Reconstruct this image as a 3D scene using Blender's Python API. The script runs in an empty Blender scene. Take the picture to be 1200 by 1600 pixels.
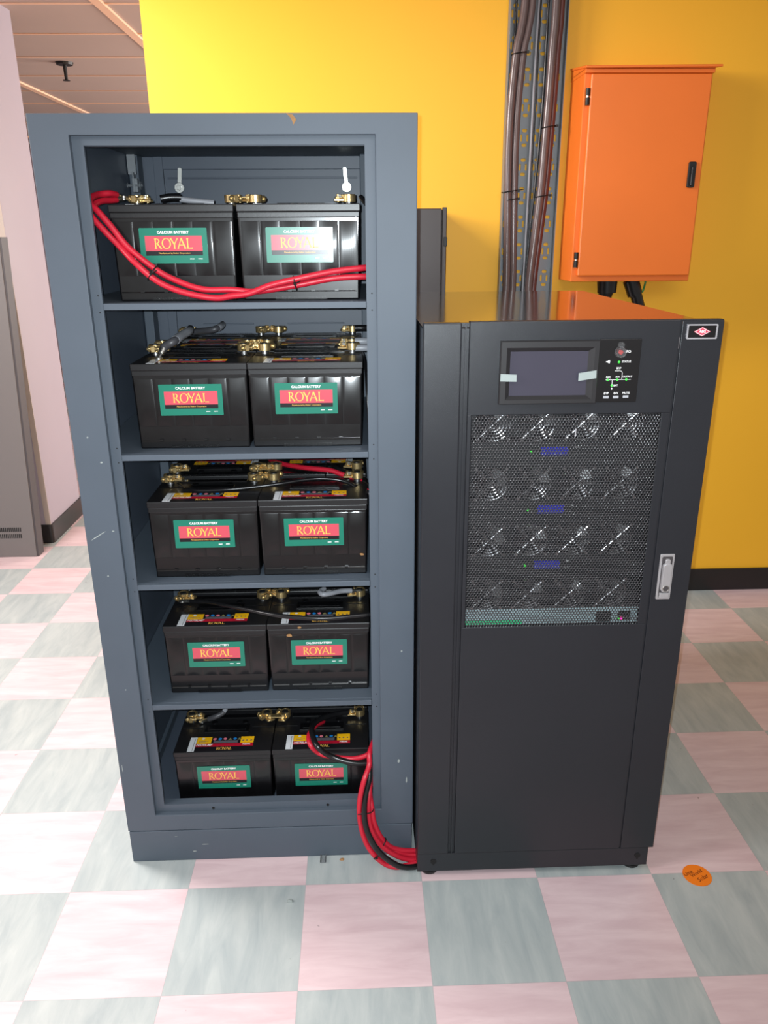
import bpy, bmesh, math, random
from mathutils import Vector, Matrix
random.seed(7)
SC = bpy.context.scene
COL = SC.collection
PI = math.pi

# ---------------------------------------------------------------- camera
FPX = 1221.3
cam_yaw, cam_pitch, cam_roll = 0.0324, 0.3408, -0.0066
CAM = Vector((0.7568, -1.5828, 1.5773))
cy, sy, cp, sp = math.cos(cam_yaw), math.sin(cam_yaw), math.cos(cam_pitch), math.sin(cam_pitch)
fw = Vector((sy*cp, cy*cp, -sp)); rt0 = Vector((cy, -sy, 0)); up0 = rt0.cross(fw)
c_, s_ = math.cos(cam_roll), math.sin(cam_roll)
rt = c_*rt0 + s_*up0; up = -s_*rt0 + c_*up0
cd = bpy.data.cameras.new('camera'); cam = bpy.data.objects.new('camera', cd); COL.objects.link(cam)
cd.sensor_fit = 'VERTICAL'; cd.sensor_height = 36.0; cd.sensor_width = 27.0
cd.lens = FPX/1600*36.0
cd.clip_start = 0.02
cam.matrix_world = Matrix(((rt.x, up.x, -fw.x, CAM.x), (rt.y, up.y, -fw.y, CAM.y), (rt.z, up.z, -fw.z, CAM.z), (0, 0, 0, 1)))
SC.camera = cam

# ---------------------------------------------------------------- light
SC.view_settings.view_transform = 'Standard'
SC.view_settings.look = 'None'
SC.view_settings.gamma = 1.0
SC.view_settings.exposure = 0.0
SC.view_settings.use_curve_mapping = False
W = bpy.data.worlds.new('room_daylight'); SC.world = W; W.use_nodes = True
W.node_tree.nodes['Background'].inputs[0].default_value = (1.0, 0.93, 0.88, 1)
W.node_tree.nodes['Background'].inputs[1].default_value = 0.42

def area(name, loc, target, sx, sy_, power, color):
    l = bpy.data.lights.new(name, 'AREA'); l.shape = 'RECTANGLE'; l.size = sx; l.size_y = sy_
    l.energy = power; l.color = color
    o = bpy.data.objects.new(name, l); COL.objects.link(o); o.location = loc
    o.rotation_euler = (Vector(target)-Vector(loc)).to_track_quat('-Z', 'Y').to_euler()
    return o
area('ceiling_lamp', (-1.0, 0.75, 2.5), (0.1, 0.75, 0.9), 0.4, 1.3, 105, (1.0, 0.93, 0.90))  # ceiling fixture out of view, inferred from the bright upper left wall
area('left_fill', (-1.6, -0.9, 2.2), (-0.2, -0.1, 0.2), 0.8, 0.8, 46, (1.0, 0.93, 0.92))  # added light out of view, brightens the left floor and cabinet frame
area('room_fill', (1.4, -1.6, 2.6), (1.8, 1.7, 2.3), 1.2, 0.6, 15, (1.0, 0.93, 0.88))  # added overhead fill, unseen, lifts the upper right of the yellow wall
area('far_fill', (2.6, 5.4, 1.5), (-1.0, 4.6, 1.9), 2.2, 1.8, 270, (1.0, 0.92, 0.86))  # added area light hidden behind the yellow wall, brightens the far ceiling
fl = bpy.data.lights.new('phone_flash', 'SPOT'); fl.energy = 150.0; fl.shadow_soft_size = 0.004; fl.color = (0.86, 0.95, 1.0)
fl.spot_size = math.radians(100); fl.spot_blend = 1.0
fo = bpy.data.objects.new('phone_flash', fl); COL.objects.link(fo); fo.location = CAM - rt*0.016 + up*0.012; fo.rotation_euler = fw.to_track_quat('-Z', 'Y').to_euler()

# ---------------------------------------------------------------- materials
def srgb(r, g, b):
    f = lambda v: (v/255/12.92) if v/255 <= 0.04045 else ((v/255+0.055)/1.055)**2.4
    return (f(r), f(g), f(b), 1)
def mat(name, col, rough=0.5, metal=0.0, emis=None, es=0.0, var=0.0, vscale=8.0, bump=0.0, bscale=200.0, spec=0.5, coat=0.0, rvar=0.0):
    m = bpy.data.materials.new(name); m.use_nodes = True
    nt = m.node_tree; b = nt.nodes['Principled BSDF']
    b.inputs['Base Color'].default_value = col; b.inputs['Roughness'].default_value = rough
    b.inputs['Metallic'].default_value = metal
    b.inputs['Specular IOR Level'].default_value = spec
    b.inputs['Coat Weight'].default_value = coat; b.inputs['Coat Roughness'].default_value = 0.12
    tc = nt.nodes.new('ShaderNodeTexCoord')
    if var > 0 or rvar > 0:
        n = nt.nodes.new('ShaderNodeTexNoise'); n.inputs['Scale'].default_value = vscale; n.inputs['Detail'].default_value = 4
        nt.links.new(tc.outputs['Object'], n.inputs['Vector'])
    if var > 0:
        mx = nt.nodes.new('ShaderNodeMix'); mx.data_type = 'RGBA'
        mx.inputs[6].default_value = tuple(c*(1-var) for c in col[:3])+(1,)
        mx.inputs[7].default_value = tuple(min(1, c*(1+var)) for c in col[:3])+(1,)
        nt.links.new(n.outputs['Fac'], mx.inputs[0]); nt.links.new(mx.outputs[2], b.inputs['Base Color'])
    if rvar > 0:
        mr = nt.nodes.new('ShaderNodeMapRange'); mr.inputs[3].default_value = max(0.02, rough-rvar); mr.inputs[4].default_value = rough+rvar
        nt.links.new(n.outputs['Fac'], mr.inputs[0]); nt.links.new(mr.outputs[0], b.inputs['Roughness'])
    if bump > 0:
        n2 = nt.nodes.new('ShaderNodeTexNoise'); n2.inputs['Scale'].default_value = bscale
        bp = nt.nodes.new('ShaderNodeBump'); bp.inputs['Strength'].default_value = bump; bp.inputs['Distance'].default_value = 0.001
        nt.links.new(tc.outputs['Object'], n2.inputs['Vector']); nt.links.new(n2.outputs['Fac'], bp.inputs['Height'])
        nt.links.new(bp.outputs[0], b.inputs['Normal'])
    if emis:
        b.inputs['Emission Color'].default_value = emis; b.inputs['Emission Strength'].default_value = es
    return m
M = {}
M['slate'] = mat('slate_blue_paint', srgb(76, 86, 97), 0.56, var=0.10, vscale=7, bump=0.12, bscale=600)
M['slate_lifted'] = mat('slate_blue_paint_brightened', srgb(80, 89, 102), 0.45, var=0.12, vscale=5, bump=0.1, bscale=600)  # same paint, base colour lightened to brighten the cabinet interior
M['black_paint'] = mat('black_texture_paint', srgb(32, 34, 39), 0.36, var=0.08, vscale=5, bump=0.25, bscale=900, rvar=0.05)
M['top_paint'] = mat('black_gloss_paint', srgb(24, 23, 25), 0.13, bump=0.02, bscale=500, spec=1.0, coat=0.7)
M['battery'] = mat('black_battery_plastic', srgb(12, 12, 14), 0.33, var=0.3, vscale=30, bump=0.15, bscale=14, rvar=0.06, coat=0.5, spec=0.35)
M['battery_lid'] = mat('black_lid_plastic', srgb(24, 24, 26), 0.38, var=0.25, vscale=40, bump=0.1, bscale=300)
M['brass'] = mat('brass_clamp', srgb(226, 198, 142), 0.36, 0.9, var=0.25, vscale=120, bump=0.2, bscale=400)
M['steel'] = mat('zinc_steel', srgb(205, 205, 200), 0.36, 1.0)
M['lead'] = mat('lead_post', srgb(150, 150, 150), 0.4, 1.0)
M['red_cable'] = mat('red_cable', srgb(192, 28, 50), 0.4, var=0.08, vscale=30)
M['black_cable'] = mat('black_cable', srgb(22, 22, 24), 0.28)
M['grey_cable'] = mat('grey_cable', srgb(150, 152, 158), 0.4)
M['shrink'] = mat('dark_heatshrink', srgb(70, 70, 74), 0.4)
M['brown_cable'] = mat('dusty_brown_cable', srgb(98, 82, 80), 0.25, var=0.15, vscale=12)
M['redbrown_cable'] = mat('red_brown_cable', srgb(92, 44, 38), 0.35, var=0.15, vscale=12)
M['tie'] = mat('black_nylon', srgb(14, 14, 15), 0.35)
M['green'] = mat('sticker_green', srgb(24, 116, 96), 0.3, coat=0.2)
M['label_red'] = mat('sticker_red', srgb(200, 78, 92), 0.3, coat=0.2)
M['label_black'] = mat('sticker_black', srgb(24, 22, 26), 0.3)
M['label_white'] = mat('sticker_white', srgb(212, 216, 220), 0.35)
M['label_yellow'] = mat('sticker_yellow', srgb(240, 182, 20), 0.35)
M['label_crimson'] = mat('sticker_crimson', srgb(168, 20, 44), 0.35)
M['label_grey'] = mat('sticker_grey', srgb(90, 90, 96), 0.4)
M['icon_blue'] = mat('icon_blue', srgb(30, 125, 200), 0.4)
M['icon_pink'] = mat('icon_pink', srgb(220, 120, 135), 0.4)
M['icon_olive'] = mat('icon_olive', srgb(130, 125, 80), 0.4)
M['gold_text'] = mat('gold_print', srgb(238, 188, 88), 0.4)
M['white_text'] = mat('white_print', srgb(235, 235, 235), 0.4)
M['orange'] = mat('orange_paint', srgb(234, 117, 38), 0.40, var=0.05, vscale=5, bump=0.08, bscale=500)
M['galv'] = mat('galvanised_tray', srgb(128, 132, 136), 0.45, 0.35, var=0.12, vscale=14)
M['screen'] = mat('grey_screen_film', srgb(62, 60, 72), 0.22, var=0.06, vscale=9)
M['bezel'] = mat('matt_black_bezel', srgb(34, 33, 35), 0.42)
M['panel'] = mat('black_panel_film', srgb(16, 15, 17), 0.32)
M['tape'] = mat('masking_tape', srgb(150, 160, 158), 0.7, var=0.06, vscale=60)
M['button'] = mat('grey_button', srgb(168, 170, 176), 0.45)
M['led_green'] = mat('green_led', srgb(60, 255, 60), 0.4, emis=srgb(50, 255, 60), es=2.0)
M['led_pink'] = mat('pink_led', srgb(255, 60, 160), 0.4, emis=srgb(255, 30, 150), es=2.5)
M['red_button'] = mat('red_button', srgb(225, 70, 66), 0.4)
M['lcd'] = mat('blue_lcd', srgb(40, 44, 150), 0.3, emis=srgb(30, 34, 150), es=0.25)
M['module'] = mat('module_faceplate', srgb(27, 28, 31), 0.5)
M['void'] = mat('dark_void', srgb(10, 10, 11), 0.7)
M['fan'] = mat('fan_plastic', srgb(30, 31, 34), 0.35)
M['guard'] = mat('chrome_fan_guard', srgb(200, 200, 204), 0.27, 1.0)
M['strip'] = mat('grey_green_strip', srgb(150, 168, 172), 0.4)
M['pcb'] = mat('green_board', srgb(60, 190, 130), 0.5)
M['silver'] = mat('cast_silver', srgb(188, 186, 188), 0.32, 0.55, var=0.05, vscale=60)
M['chrome'] = mat('chrome_frame', srgb(215, 215, 222), 0.25, 0.7)
M['logo_red'] = mat('logo_red', srgb(208, 58, 86), 0.4)
M['rubber'] = mat('black_rubber', srgb(18, 18, 19), 0.5)
M['grey_box'] = mat('brown_grey_paint', srgb(54, 45, 44), 0.42, var=0.1, vscale=8)
M['rack'] = mat('warm_grey_paint', srgb(108, 104, 103), 0.45, var=0.03, vscale=2)
M['rack_dark'] = mat('dark_edge', srgb(66, 62, 64), 0.5)
M['baseboard'] = mat('black_vinyl_skirting', srgb(26, 23, 24), 0.4, var=0.15, vscale=14)
M['pillar'] = mat('pinkish_white_plaster', srgb(157, 148, 160), 0.6, var=0.03, vscale=3, bump=0.05, bscale=80)
M['corner_shade'] = mat('painted_corner_shade', srgb(186, 172, 162), 0.6)  # different light on the rounded pillar corner, painted as a beige tone
M['ceilpanel'] = mat('ceiling_strip', srgb(176, 156, 146), 0.55, var=0.04, vscale=3)
M['ceilline'] = mat('ceiling_joint', srgb(232, 190, 160), 0.5)
M['wire_green'] = mat('green_wire', srgb(40, 130, 60), 0.4)
M['sticker_orange'] = mat('orange_sticker', srgb(232, 120, 30), 0.4)
M['ink'] = mat('dark_ink', srgb(96, 34, 10), 0.5)
M['rust'] = mat('rust_flake', srgb(150, 112, 70), 0.8, var=0.4, vscale=200)
M['foam'] = mat('grey_crumb', srgb(150, 158, 156), 0.8)
clr = bpy.data.materials.new('clear_plastic'); clr.use_nodes = True
cb = clr.node_tree.nodes['Principled BSDF']; cb.inputs['Base Color'].default_value = (0.9, 0.93, 0.95, 1)
cb.inputs['Roughness'].default_value = 0.12; cb.inputs['Transmission Weight'].default_value = 0.95; cb.inputs['IOR'].default_value = 1.12
M['clear'] = clr

def wall_mat():
    m = mat('yellow_wall_paint', srgb(246, 183, 40), 0.52, var=0.035, vscale=1.7, bump=0.06, bscale=70)
    return m
M['yellow'] = wall_mat()

def floor_mat():
    m = bpy.data.materials.new('checker_vinyl_tiles'); m.use_nodes = True
    nt = m.node_tree; N = nt.nodes; L = nt.links; b = N['Principled BSDF']
    tc = N.new('ShaderNodeTexCoord'); sx = N.new('ShaderNodeSeparateXYZ'); L.new(tc.outputs['Object'], sx.inputs[0])
    def math_(op, a, b_=None, v=None):
        n = N.new('ShaderNodeMath'); n.operation = op
        for i, q in enumerate((a, b_)):
            if q is None: continue
            if isinstance(q, (int, float)): n.inputs[i].default_value = q
            else: L.new(q, n.inputs[i])
        return n.outputs[0]
    X = math_('DIVIDE', sx.outputs['X'], 0.3); Y = math_('DIVIDE', sx.outputs['Y'], 0.3)
    fx = math_('FLOOR', X); fy = math_('FLOOR', Y)
    par = math_('FLOORED_MODULO', math_('ADD', fx, fy), 2.0)      # 1 -> pink
    def ramp(col0, col1, sc, w):
        mp = N.new('ShaderNodeMapping'); mp.inputs['Scale'].default_value = sc
        L.new(tc.outputs['Object'], mp.inputs['Vector'])
        cx = N.new('ShaderNodeCombineXYZ'); L.new(math_('MULTIPLY', fx, 3.7), cx.inputs[0]); L.new(math_('MULTIPLY', fy, 5.3), cx.inputs[1])
        va = N.new('ShaderNodeVectorMath'); va.operation = 'ADD'; L.new(mp.outputs[0], va.inputs[0]); L.new(cx.outputs[0], va.inputs[1])
        n = N.new('ShaderNodeTexNoise'); n.inputs['Scale'].default_value = 1.0; n.inputs['Detail'].default_value = 5; n.inputs['Roughness'].default_value = 0.62; n.inputs['Distortion'].default_value = 0.5
        L.new(va.outputs[0], n.inputs['Vector'])
        mr = N.new('ShaderNodeMapRange'); mr.inputs[1].default_value = 0.5-w; mr.inputs[2].default_value = 0.5+w; L.new(n.outputs['Fac'], mr.inputs[0])
        mx = N.new('ShaderNodeMix'); mx.data_type = 'RGBA'; mx.inputs[6].default_value = col0; mx.inputs[7].default_value = col1
        L.new(mr.outputs[0], mx.inputs[0]); return mx.outputs[2]
    pink = ramp(srgb(196, 170, 174), srgb(214, 192, 194), (5, 28, 1), 0.2)
    grey = ramp(srgb(150, 159, 160), srgb(174, 180, 178), (24, 5, 1), 0.2)
    mx = N.new('ShaderNodeMix'); mx.data_type = 'RGBA'; L.new(par, mx.inputs[0]); L.new(grey, mx.inputs[6]); L.new(pink, mx.inputs[7])
    # joints
    def edge(v):
        fr = math_('FRACT', v); d = math_('MINIMUM', fr, math_('SUBTRACT', 1.0, fr)); return d
    d = math_('MINIMUM', edge(X), edge(Y)); jm = math_('LESS_THAN', d, 0.0026)
    mj = N.new('ShaderNodeMix'); mj.data_type = 'RGBA'; L.new(math_('MULTIPLY', jm, 0.22), mj.inputs[0]); L.new(mx.outputs[2], mj.inputs[6]); mj.inputs[7].default_value = srgb(96, 92, 96)
    # dirt specks
    n = N.new('ShaderNodeTexNoise'); n.inputs['Scale'].default_value = 34; n.inputs['Detail'].default_value = 2; L.new(tc.outputs['Object'], n.inputs['Vector'])
    sp_ = math_('GREATER_THAN', n.outputs['Fac'], 0.765)
    mk = N.new('ShaderNodeMix'); mk.data_type = 'RGBA'; L.new(math_('MULTIPLY', sp_, 0.45), mk.inputs[0]); L.new(mj.outputs[2], mk.inputs[6]); mk.inputs[7].default_value = srgb(88, 78, 78)
    L.new(mk.outputs[2], b.inputs['Base Color'])
    b.inputs['Roughness'].default_value = 0.42
    b.inputs['Specular IOR Level'].default_value = 0.4
    n3 = N.new('ShaderNodeTexNoise'); n3.inputs['Scale'].default_value = 60; L.new(tc.outputs['Object'], n3.inputs['Vector'])
    bp = N.new('ShaderNodeBump'); bp.inputs['Strength'].default_value = 0.06; bp.inputs['Distance'].default_value = 0.002; L.new(n3.outputs['Fac'], bp.inputs['Height']); L.new(bp.outputs[0], b.inputs['Normal'])
    return m
M['floor'] = floor_mat()

# ---------------------------------------------------------------- mesh helpers
class MB:
    def __init__(s): s.v = []; s.f = []; s.m = []
    def add(s, vs, fs, mi=0):
        o = len(s.v); s.v += [tuple(v) for v in vs]
        for f in fs: s.f.append(tuple(o+i for i in f)); s.m.append(mi)
        return s
    def box(s, x0, x1, y0, y1, z0, z1, mi=0):
        return s.add([(x0,y0,z0),(x1,y0,z0),(x1,y1,z0),(x0,y1,z0),(x0,y0,z1),(x1,y0,z1),(x1,y1,z1),(x0,y1,z1)],
              [(0,3,2,1),(4,5,6,7),(0,1,5,4),(1,2,6,5),(2,3,7,6),(3,0,4,7)], mi)
    def frustum(s, b, t, z0, z1, mi=0):   # b,t = (x0,x1,y0,y1)
        return s.add([(b[0],b[2],z0),(b[1],b[2],z0),(b[1],b[3],z0),(b[0],b[3],z0),(t[0],t[2],z1),(t[1],t[2],z1),(t[1],t[3],z1),(t[0],t[3],z1)],
              [(0,3,2,1),(4,5,6,7),(0,1,5,4),(1,2,6,5),(2,3,7,6),(3,0,4,7)], mi)
    def cyl(s, p0, p1, r0, r1=None, seg=16, mi=0, phase=0.0):
        p0 = Vector(p0); p1 = Vector(p1); r1 = r0 if r1 is None else r1
        d = (p1-p0).normalized(); a = d.orthogonal().normalized(); b = d.cross(a)
        vs = []
        for p, r in ((p0, r0), (p1, r1)):
            for i in range(seg):
                t = 2*PI*i/seg+phase; vs.append(p+a*(r*math.cos(t))+b*(r*math.sin(t)))
        fs = [tuple(range(seg-1, -1, -1)), tuple(range(seg, 2*seg))]
        fs += [(i, (i+1) % seg, seg+(i+1) % seg, seg+i) for i in range(seg)]
        return s.add(vs, fs, mi)
    def hexbolt(s, p, d, r=0.006, h=0.005, mi=0):
        p = Vector(p); d = Vector(d).normalized(); return s.cyl(p, p+d*h, r, seg=6, mi=mi)
    def tube(s, pts, r, seg=10, mi=0, cap=True):
        P = [Vector(p) for p in pts]; n = len(P); vs = []; N = None
        for i, p in enumerate(P):
            t = (P[min(i+1, n-1)]-P[max(i-1, 0)]).normalized()
            if N is None: N = t.orthogonal().normalized()
            else: N = (N-t*N.dot(t)).normalized()
            B = t.cross(N); rr = r[i] if isinstance(r, (list, tuple)) else r
            for k in range(seg):
                a = 2*PI*k/seg; vs.append(p+N*(rr*math.cos(a))+B*(rr*math.sin(a)))
        fs = []
        for i in range(n-1):
            for k in range(seg):
                fs.append((i*seg+k, i*seg+(k+1) % seg, (i+1)*seg+(k+1) % seg, (i+1)*seg+k))
        if cap: fs += [tuple(range(seg-1, -1, -1)), tuple(range((n-1)*seg, n*seg))]
        return s.add(vs, fs, mi)
    def ring(s, c, axis, r, tr, seg=32, ts=8, mi=0, a0=0, a1=2*PI):
        c = Vector(c); d = Vector(axis).normalized(); a = d.orthogonal().normalized(); b = d.cross(a)
        full = abs(a1-a0-2*PI) < 1e-6; n = seg if full else seg+1; vs = []
        for i in range(n):
            t = a0+(a1-a0)*i/seg; u = a*math.cos(t)+b*math.sin(t)
            for k in range(ts):
                q = 2*PI*k/ts; vs.append(c+u*(r+tr*math.cos(q))+d*(tr*math.sin(q)))
        fs = []
        for i in range(seg):
            j = (i+1) % n if full else i+1
            for k in range(ts): fs.append((i*ts+k, j*ts+k, j*ts+(k+1) % ts, i*ts+(k+1) % ts))
        return s.add(vs, fs, mi)
    def collar(s, c, ri, ro, h, seg=20, mi=0):     # hollow vertical ring, bottom at c
        cx, cy2, cz = c; vs = []
        for (r, z) in ((ri, cz), (ro, cz), (ro, cz+h), (ri, cz+h)):
            for i in range(seg):
                t = 2*PI*i/seg; vs.append((cx+r*math.cos(t), cy2+r*math.sin(t), z))
        fs = []
        for q in range(4):
            w = (q+1) % 4
            for i in range(seg):
                j = (i+1) % seg; fs.append((q*seg+i, q*seg+j, w*seg+j, w*seg+i))
        return s.add(vs, fs, mi)
    def sphere(s, c, r, seg=12, rings=8, sc=(1,1,1), mi=0):
        c = Vector(c); vs = [c+Vector((0,0,r*sc[2]))]
        for i in range(1, rings):
            t = PI*i/rings
            for k in range(seg):
                a = 2*PI*k/seg; vs.append(c+Vector((r*sc[0]*math.sin(t)*math.cos(a), r*sc[1]*math.sin(t)*math.sin(a), r*sc[2]*math.cos(t))))
        vs.append(c-Vector((0,0,r*sc[2]))); fs = []
        for k in range(seg): fs.append((0, 1+k, 1+(k+1) % seg))
        for i in range(rings-2):
            for k in range(seg):
                a = 1+i*seg; fs.append((a+k, a+seg+k, a+seg+(k+1) % seg, a+(k+1) % seg))
        a = 1+(rings-2)*seg
        for k in range(seg): fs.append((a+k, len(vs)-1, a+(k+1) % seg))
        return s.add(vs, fs, mi)
    def prism(s, poly, depth, mi=0, M4=None):      # poly in XY, extruded to +Z by depth, placed by matrix
        n = len(poly); vs = [Vector((x, y, 0)) for x, y in poly]+[Vector((x, y, depth)) for x, y in poly]
        if M4 is not None: vs = [M4 @ v for v in vs]
        fs = [tuple(range(n-1, -1, -1)), tuple(range(n, 2*n))]+[(i, (i+1) % n, n+(i+1) % n, n+i) for i in range(n)]
        return s.add(vs, fs, mi)
    def xf(s, M4): s.v = [tuple(M4 @ Vector(v)) for v in s.v]; return s
    def mesh(s, name, mats):
        me = bpy.data.meshes.new(name); me.from_pydata(s.v, [], s.f)
        for m in mats: me.materials.append(m)
        me.polygons.foreach_set('material_index', s.m); me.update()
        bm = bmesh.new(); bm.from_mesh(me); bmesh.ops.recalc_face_normals(bm, faces=bm.faces); bm.to_mesh(me); bm.free()
        return me
    def build(s, name, mats, parent=None, bevel=0.0, smooth=False, seg=2, label=None):
        if not isinstance(mats, (list, tuple)): mats = [mats]
        me = s.mesh(name, mats); o = bpy.data.objects.new(name, me); COL.objects.link(o)
        if parent is not None: o.parent = parent
        if bevel > 0:
            b = o.modifiers.new('bevel', 'BEVEL'); b.width = bevel; b.segments = seg; b.limit_method = 'ANGLE'; b.angle_limit = math.radians(40)
        if smooth:
            me.polygons.foreach_set('use_smooth', [True]*len(me.polygons))
            try: me.set_sharp_from_angle(angle=math.radians(38))
            except Exception: pass
        if label: o['label'] = label
        return o
def rrect(x0, x1, y0, y1, r, n=4):
    P = []
    for cx, cy2, a in ((x1-r, y1-r, 0), (x0+r, y1-r, 90), (x0+r, y0+r, 180), (x1-r, y0+r, 270)):
        for k in range(n+1):
            t = math.radians(a+90*k/n); P.append((cx+r*math.cos(t), cy2+r*math.sin(t)))
    return P
def smoothpath(pts, per=6):
    P = [Vector(p) for p in pts]; out = []
    for i in range(len(P)-1):
        p0 = P[max(i-1, 0)]; p1 = P[i]; p2 = P[i+1]; p3 = P[min(i+2, len(P)-1)]
        for k in range(per):
            t = k/per
            out.append(0.5*((2*p1)+(-p0+p2)*t+(2*p0-5*p1+4*p2-p3)*t*t+(-p0+3*p1-3*p2+p3)*t**3))
    out.append(P[-1]); return out
FRONT = Matrix(((1,0,0,0),(0,0,-1,0),(0,1,0,0),(0,0,0,1)))      # local XY -> world XZ, +Z -> -Y
def T(x, y, z): return Matrix.Translation((x, y, z))
def empty(name, loc=(0,0,0), rz=0.0):
    o = bpy.data.objects.new(name, None); COL.objects.link(o); o.location = loc; o.rotation_euler = (0,0,rz); o.empty_display_size = 0.05
    return o
def tag(o, label, cat, group=None):
    o['label'] = label; o['category'] = cat
    if group: o['group'] = group
    return o
def struct(o): o['kind'] = 'structure'; return o
def copytree(o, parent=None):
    c = o.copy(); COL.objects.link(c)
    if parent is not None: c.parent = parent
    for ch in [x for x in bpy.data.objects if x.parent == o and x is not c]:
        copytree(ch, c)
    return c
def text_mb(body, size, shear=0.0, bold=0.0, align='CENTER', squeeze=1.0):
    cu = bpy.data.curves.new('t', 'FONT'); cu.body = body; cu.size = size; cu.align_x = align; cu.align_y = 'CENTER'; cu.shear = shear
    cu.offset = bold*size; cu.extrude = 0.0; cu.resolution_u = 2
    o = bpy.data.objects.new('t', cu); COL.objects.link(o)
    dg = bpy.context.evaluated_depsgraph_get(); dg.update()
    me = bpy.data.meshes.new_from_object(o.evaluated_get(dg))
    mb = MB(); mb.add([(v.co.x*squeeze, v.co.y, v.co.z) for v in me.vertices], [tuple(p.vertices) for p in me.polygons])
    bpy.data.objects.remove(o); bpy.data.curves.remove(cu); bpy.data.meshes.remove(me)
    return mb
def merge(dst, src, M4, mi=0):
    return dst.add([M4 @ Vector(v) for v in src.v], src.f, mi)

def royal_mb(h):
    """ROYAL in flared serif capitals, letter height h, centred on the origin."""
    mb = MB()
    def stroke(x0, y0, x1, y1, w, fl0=1.5, fl1=1.5):
        a = Vector((x0, y0)); b = Vector((x1, y1)); d = b-a; n = Vector((-d.y, d.x)).normalized()
        st = [(0, fl0), (0.12, 1.05), (0.5, 0.92), (0.88, 1.05), (1, fl1)]
        L = [a+d*t+n*(w*f/2) for t, f in st]; R = [a+d*t-n*(w*f/2) for t, f in st]
        vs = [(p.x, p.y, 0) for p in L+R]; mb.add(vs, [(i, i+5, i+6, i+1) for i in range(4)])
    def arc(cx, cyy, ox, oy, ix, iy, a0, a1, n=20, dx=0):
        vs = []
        for i in range(n+1):
            t = math.radians(a0+(a1-a0)*i/n); vs += [(cx+ox*math.cos(t), cyy+oy*math.sin(t), 0), (cx+dx+ix*math.cos(t), cyy+iy*math.sin(t), 0)]
        mb.add(vs, [(2*i, 2*i+1, 2*i+3, 2*i+2) for i in range(n)])
    x = 0.0                                            # R
    stroke(x+0.1, 0, x+0.1, 1, 0.13, 1.9, 1.9); arc(x+0.16, 0.74, 0.36, 0.26, 0.23, 0.20, -90, 90)
    stroke(x+0.24, 0.52, x+0.66, 0.0, 0.14, 0.9, 1.6)
    x = 0.72; arc(x+0.47, 0.5, 0.47, 0.52, 0.335, 0.455, 0, 360, 36)       # O
    x = 1.62; stroke(x+0.02, 1, x+0.37, 0.42, 0.14, 1.7, 0.9); stroke(x+0.72, 1, x+0.38, 0.42, 0.085, 1.9, 1.0); stroke(x+0.38, 0.46, x+0.38, 0, 0.13, 1.0, 1.8)   # Y
    x = 2.30; stroke(x+0.42, 1, x+0.04, 0, 0.085, 1.0, 1.9); stroke(x+0.40, 1.02, x+0.80, 0, 0.14, 0.9, 1.6); stroke(x+0.18, 0.34, x+0.64, 0.34, 0.075, 1, 1)        # A
    x = 3.28; stroke(x+0.06, 0, x+0.06, 1, 0.13, 1.7, 1.9); stroke(x+0.02, 0.045, x+0.56, 0.045, 0.09, 1, 1.6)                                                       # L
    wt = 3.86
    return mb.xf(Matrix.Diagonal((h, h, 1, 1)) @ T(-wt/2, -0.5, 0))

class Thing:
    def __init__(s, name, label, cat, org, group=None):
        s.o = empty(name, org); tag(s.o, label, cat, group); s.org = org
    def part(s, mb, name, mats, under=None, **kw):
        mb.xf(T(-s.org[0], -s.org[1], -s.org[2]))
        return mb.build(name, mats, under if under is not None else s.o, **kw)
def solo(mb, name, mats, label, cat, group=None, **kw):
    o = mb.build(name, mats, None, **kw); return tag(o, label, cat, group)

# ================================================================ SETTING
struct(MB().box(-6, 6, -4, 9.3, -0.05, 0.0).build('floor', M['floor']))
struct(MB().box(-0.003, 6, 1.70, 1.86, 0, 2.63).build('wall_back', M['yellow']))
struct(MB().box(-6, 6, 9.2, 9.3, 0, 2.63).build('wall_far', M['pillar']))
struct(MB().box(-6.1, -6, -4, 9.3, 0, 2.63).build('wall_side', M['pillar']))
struct(MB().box(-0.02, 6, 1.688, 1.70, 0, 0.108).add([], []).build('baseboard_back', M['baseboard'], bevel=0.003))
struct(MB().prism(rrect(-2.4, -0.925, 2.46, 2.94, 0.012, 3), 2.63).build('wall_left', M['pillar'], smooth=True))
struct(MB().box(-0.952, -0.9235, 2.4585, 2.4615, 0.10, 2.63).build('corner_shade_strip', M['corner_shade']))  # flat strip carrying the painted shade of the rounded corner
struct(MB().prism(rrect(-2.41, -0.915, 2.45, 2.95, 0.02, 4), 0.104).build('baseboard_left', M['baseboard'], smooth=True))
cl = MB()
cl.box(-6, 6, 1.0, 9.2, 2.64, 2.70)
y = 1.0
cz = 2.63
cl2 = MB()
ys = [1.0+0.6*i for i in range(14)]
sh = 0.40
pan = MB()
for yy in [sh+0.6*i for i in range(1, 15)]:
    pan.box(-6, 6, yy+0.006, yy+0.594, 2.63, 2.64)
    cl.box(-6, 6, yy-0.010, yy+0.004, 2.6255, 2.64)
struct(cl.build('ceiling', M['ceilline']))
struct(pan.build('trim_2', M['ceilpanel'], bevel=0.002))
tb = MB()
for xx in (-4.085, -2.865, -1.645, -0.445, 0.775, 1.995): tb.box(xx-0.024, xx+0.024, 1.0, 9.2, 2.618, 2.63)
struct(tb.build('trim_3', M['ceilline']))

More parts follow.
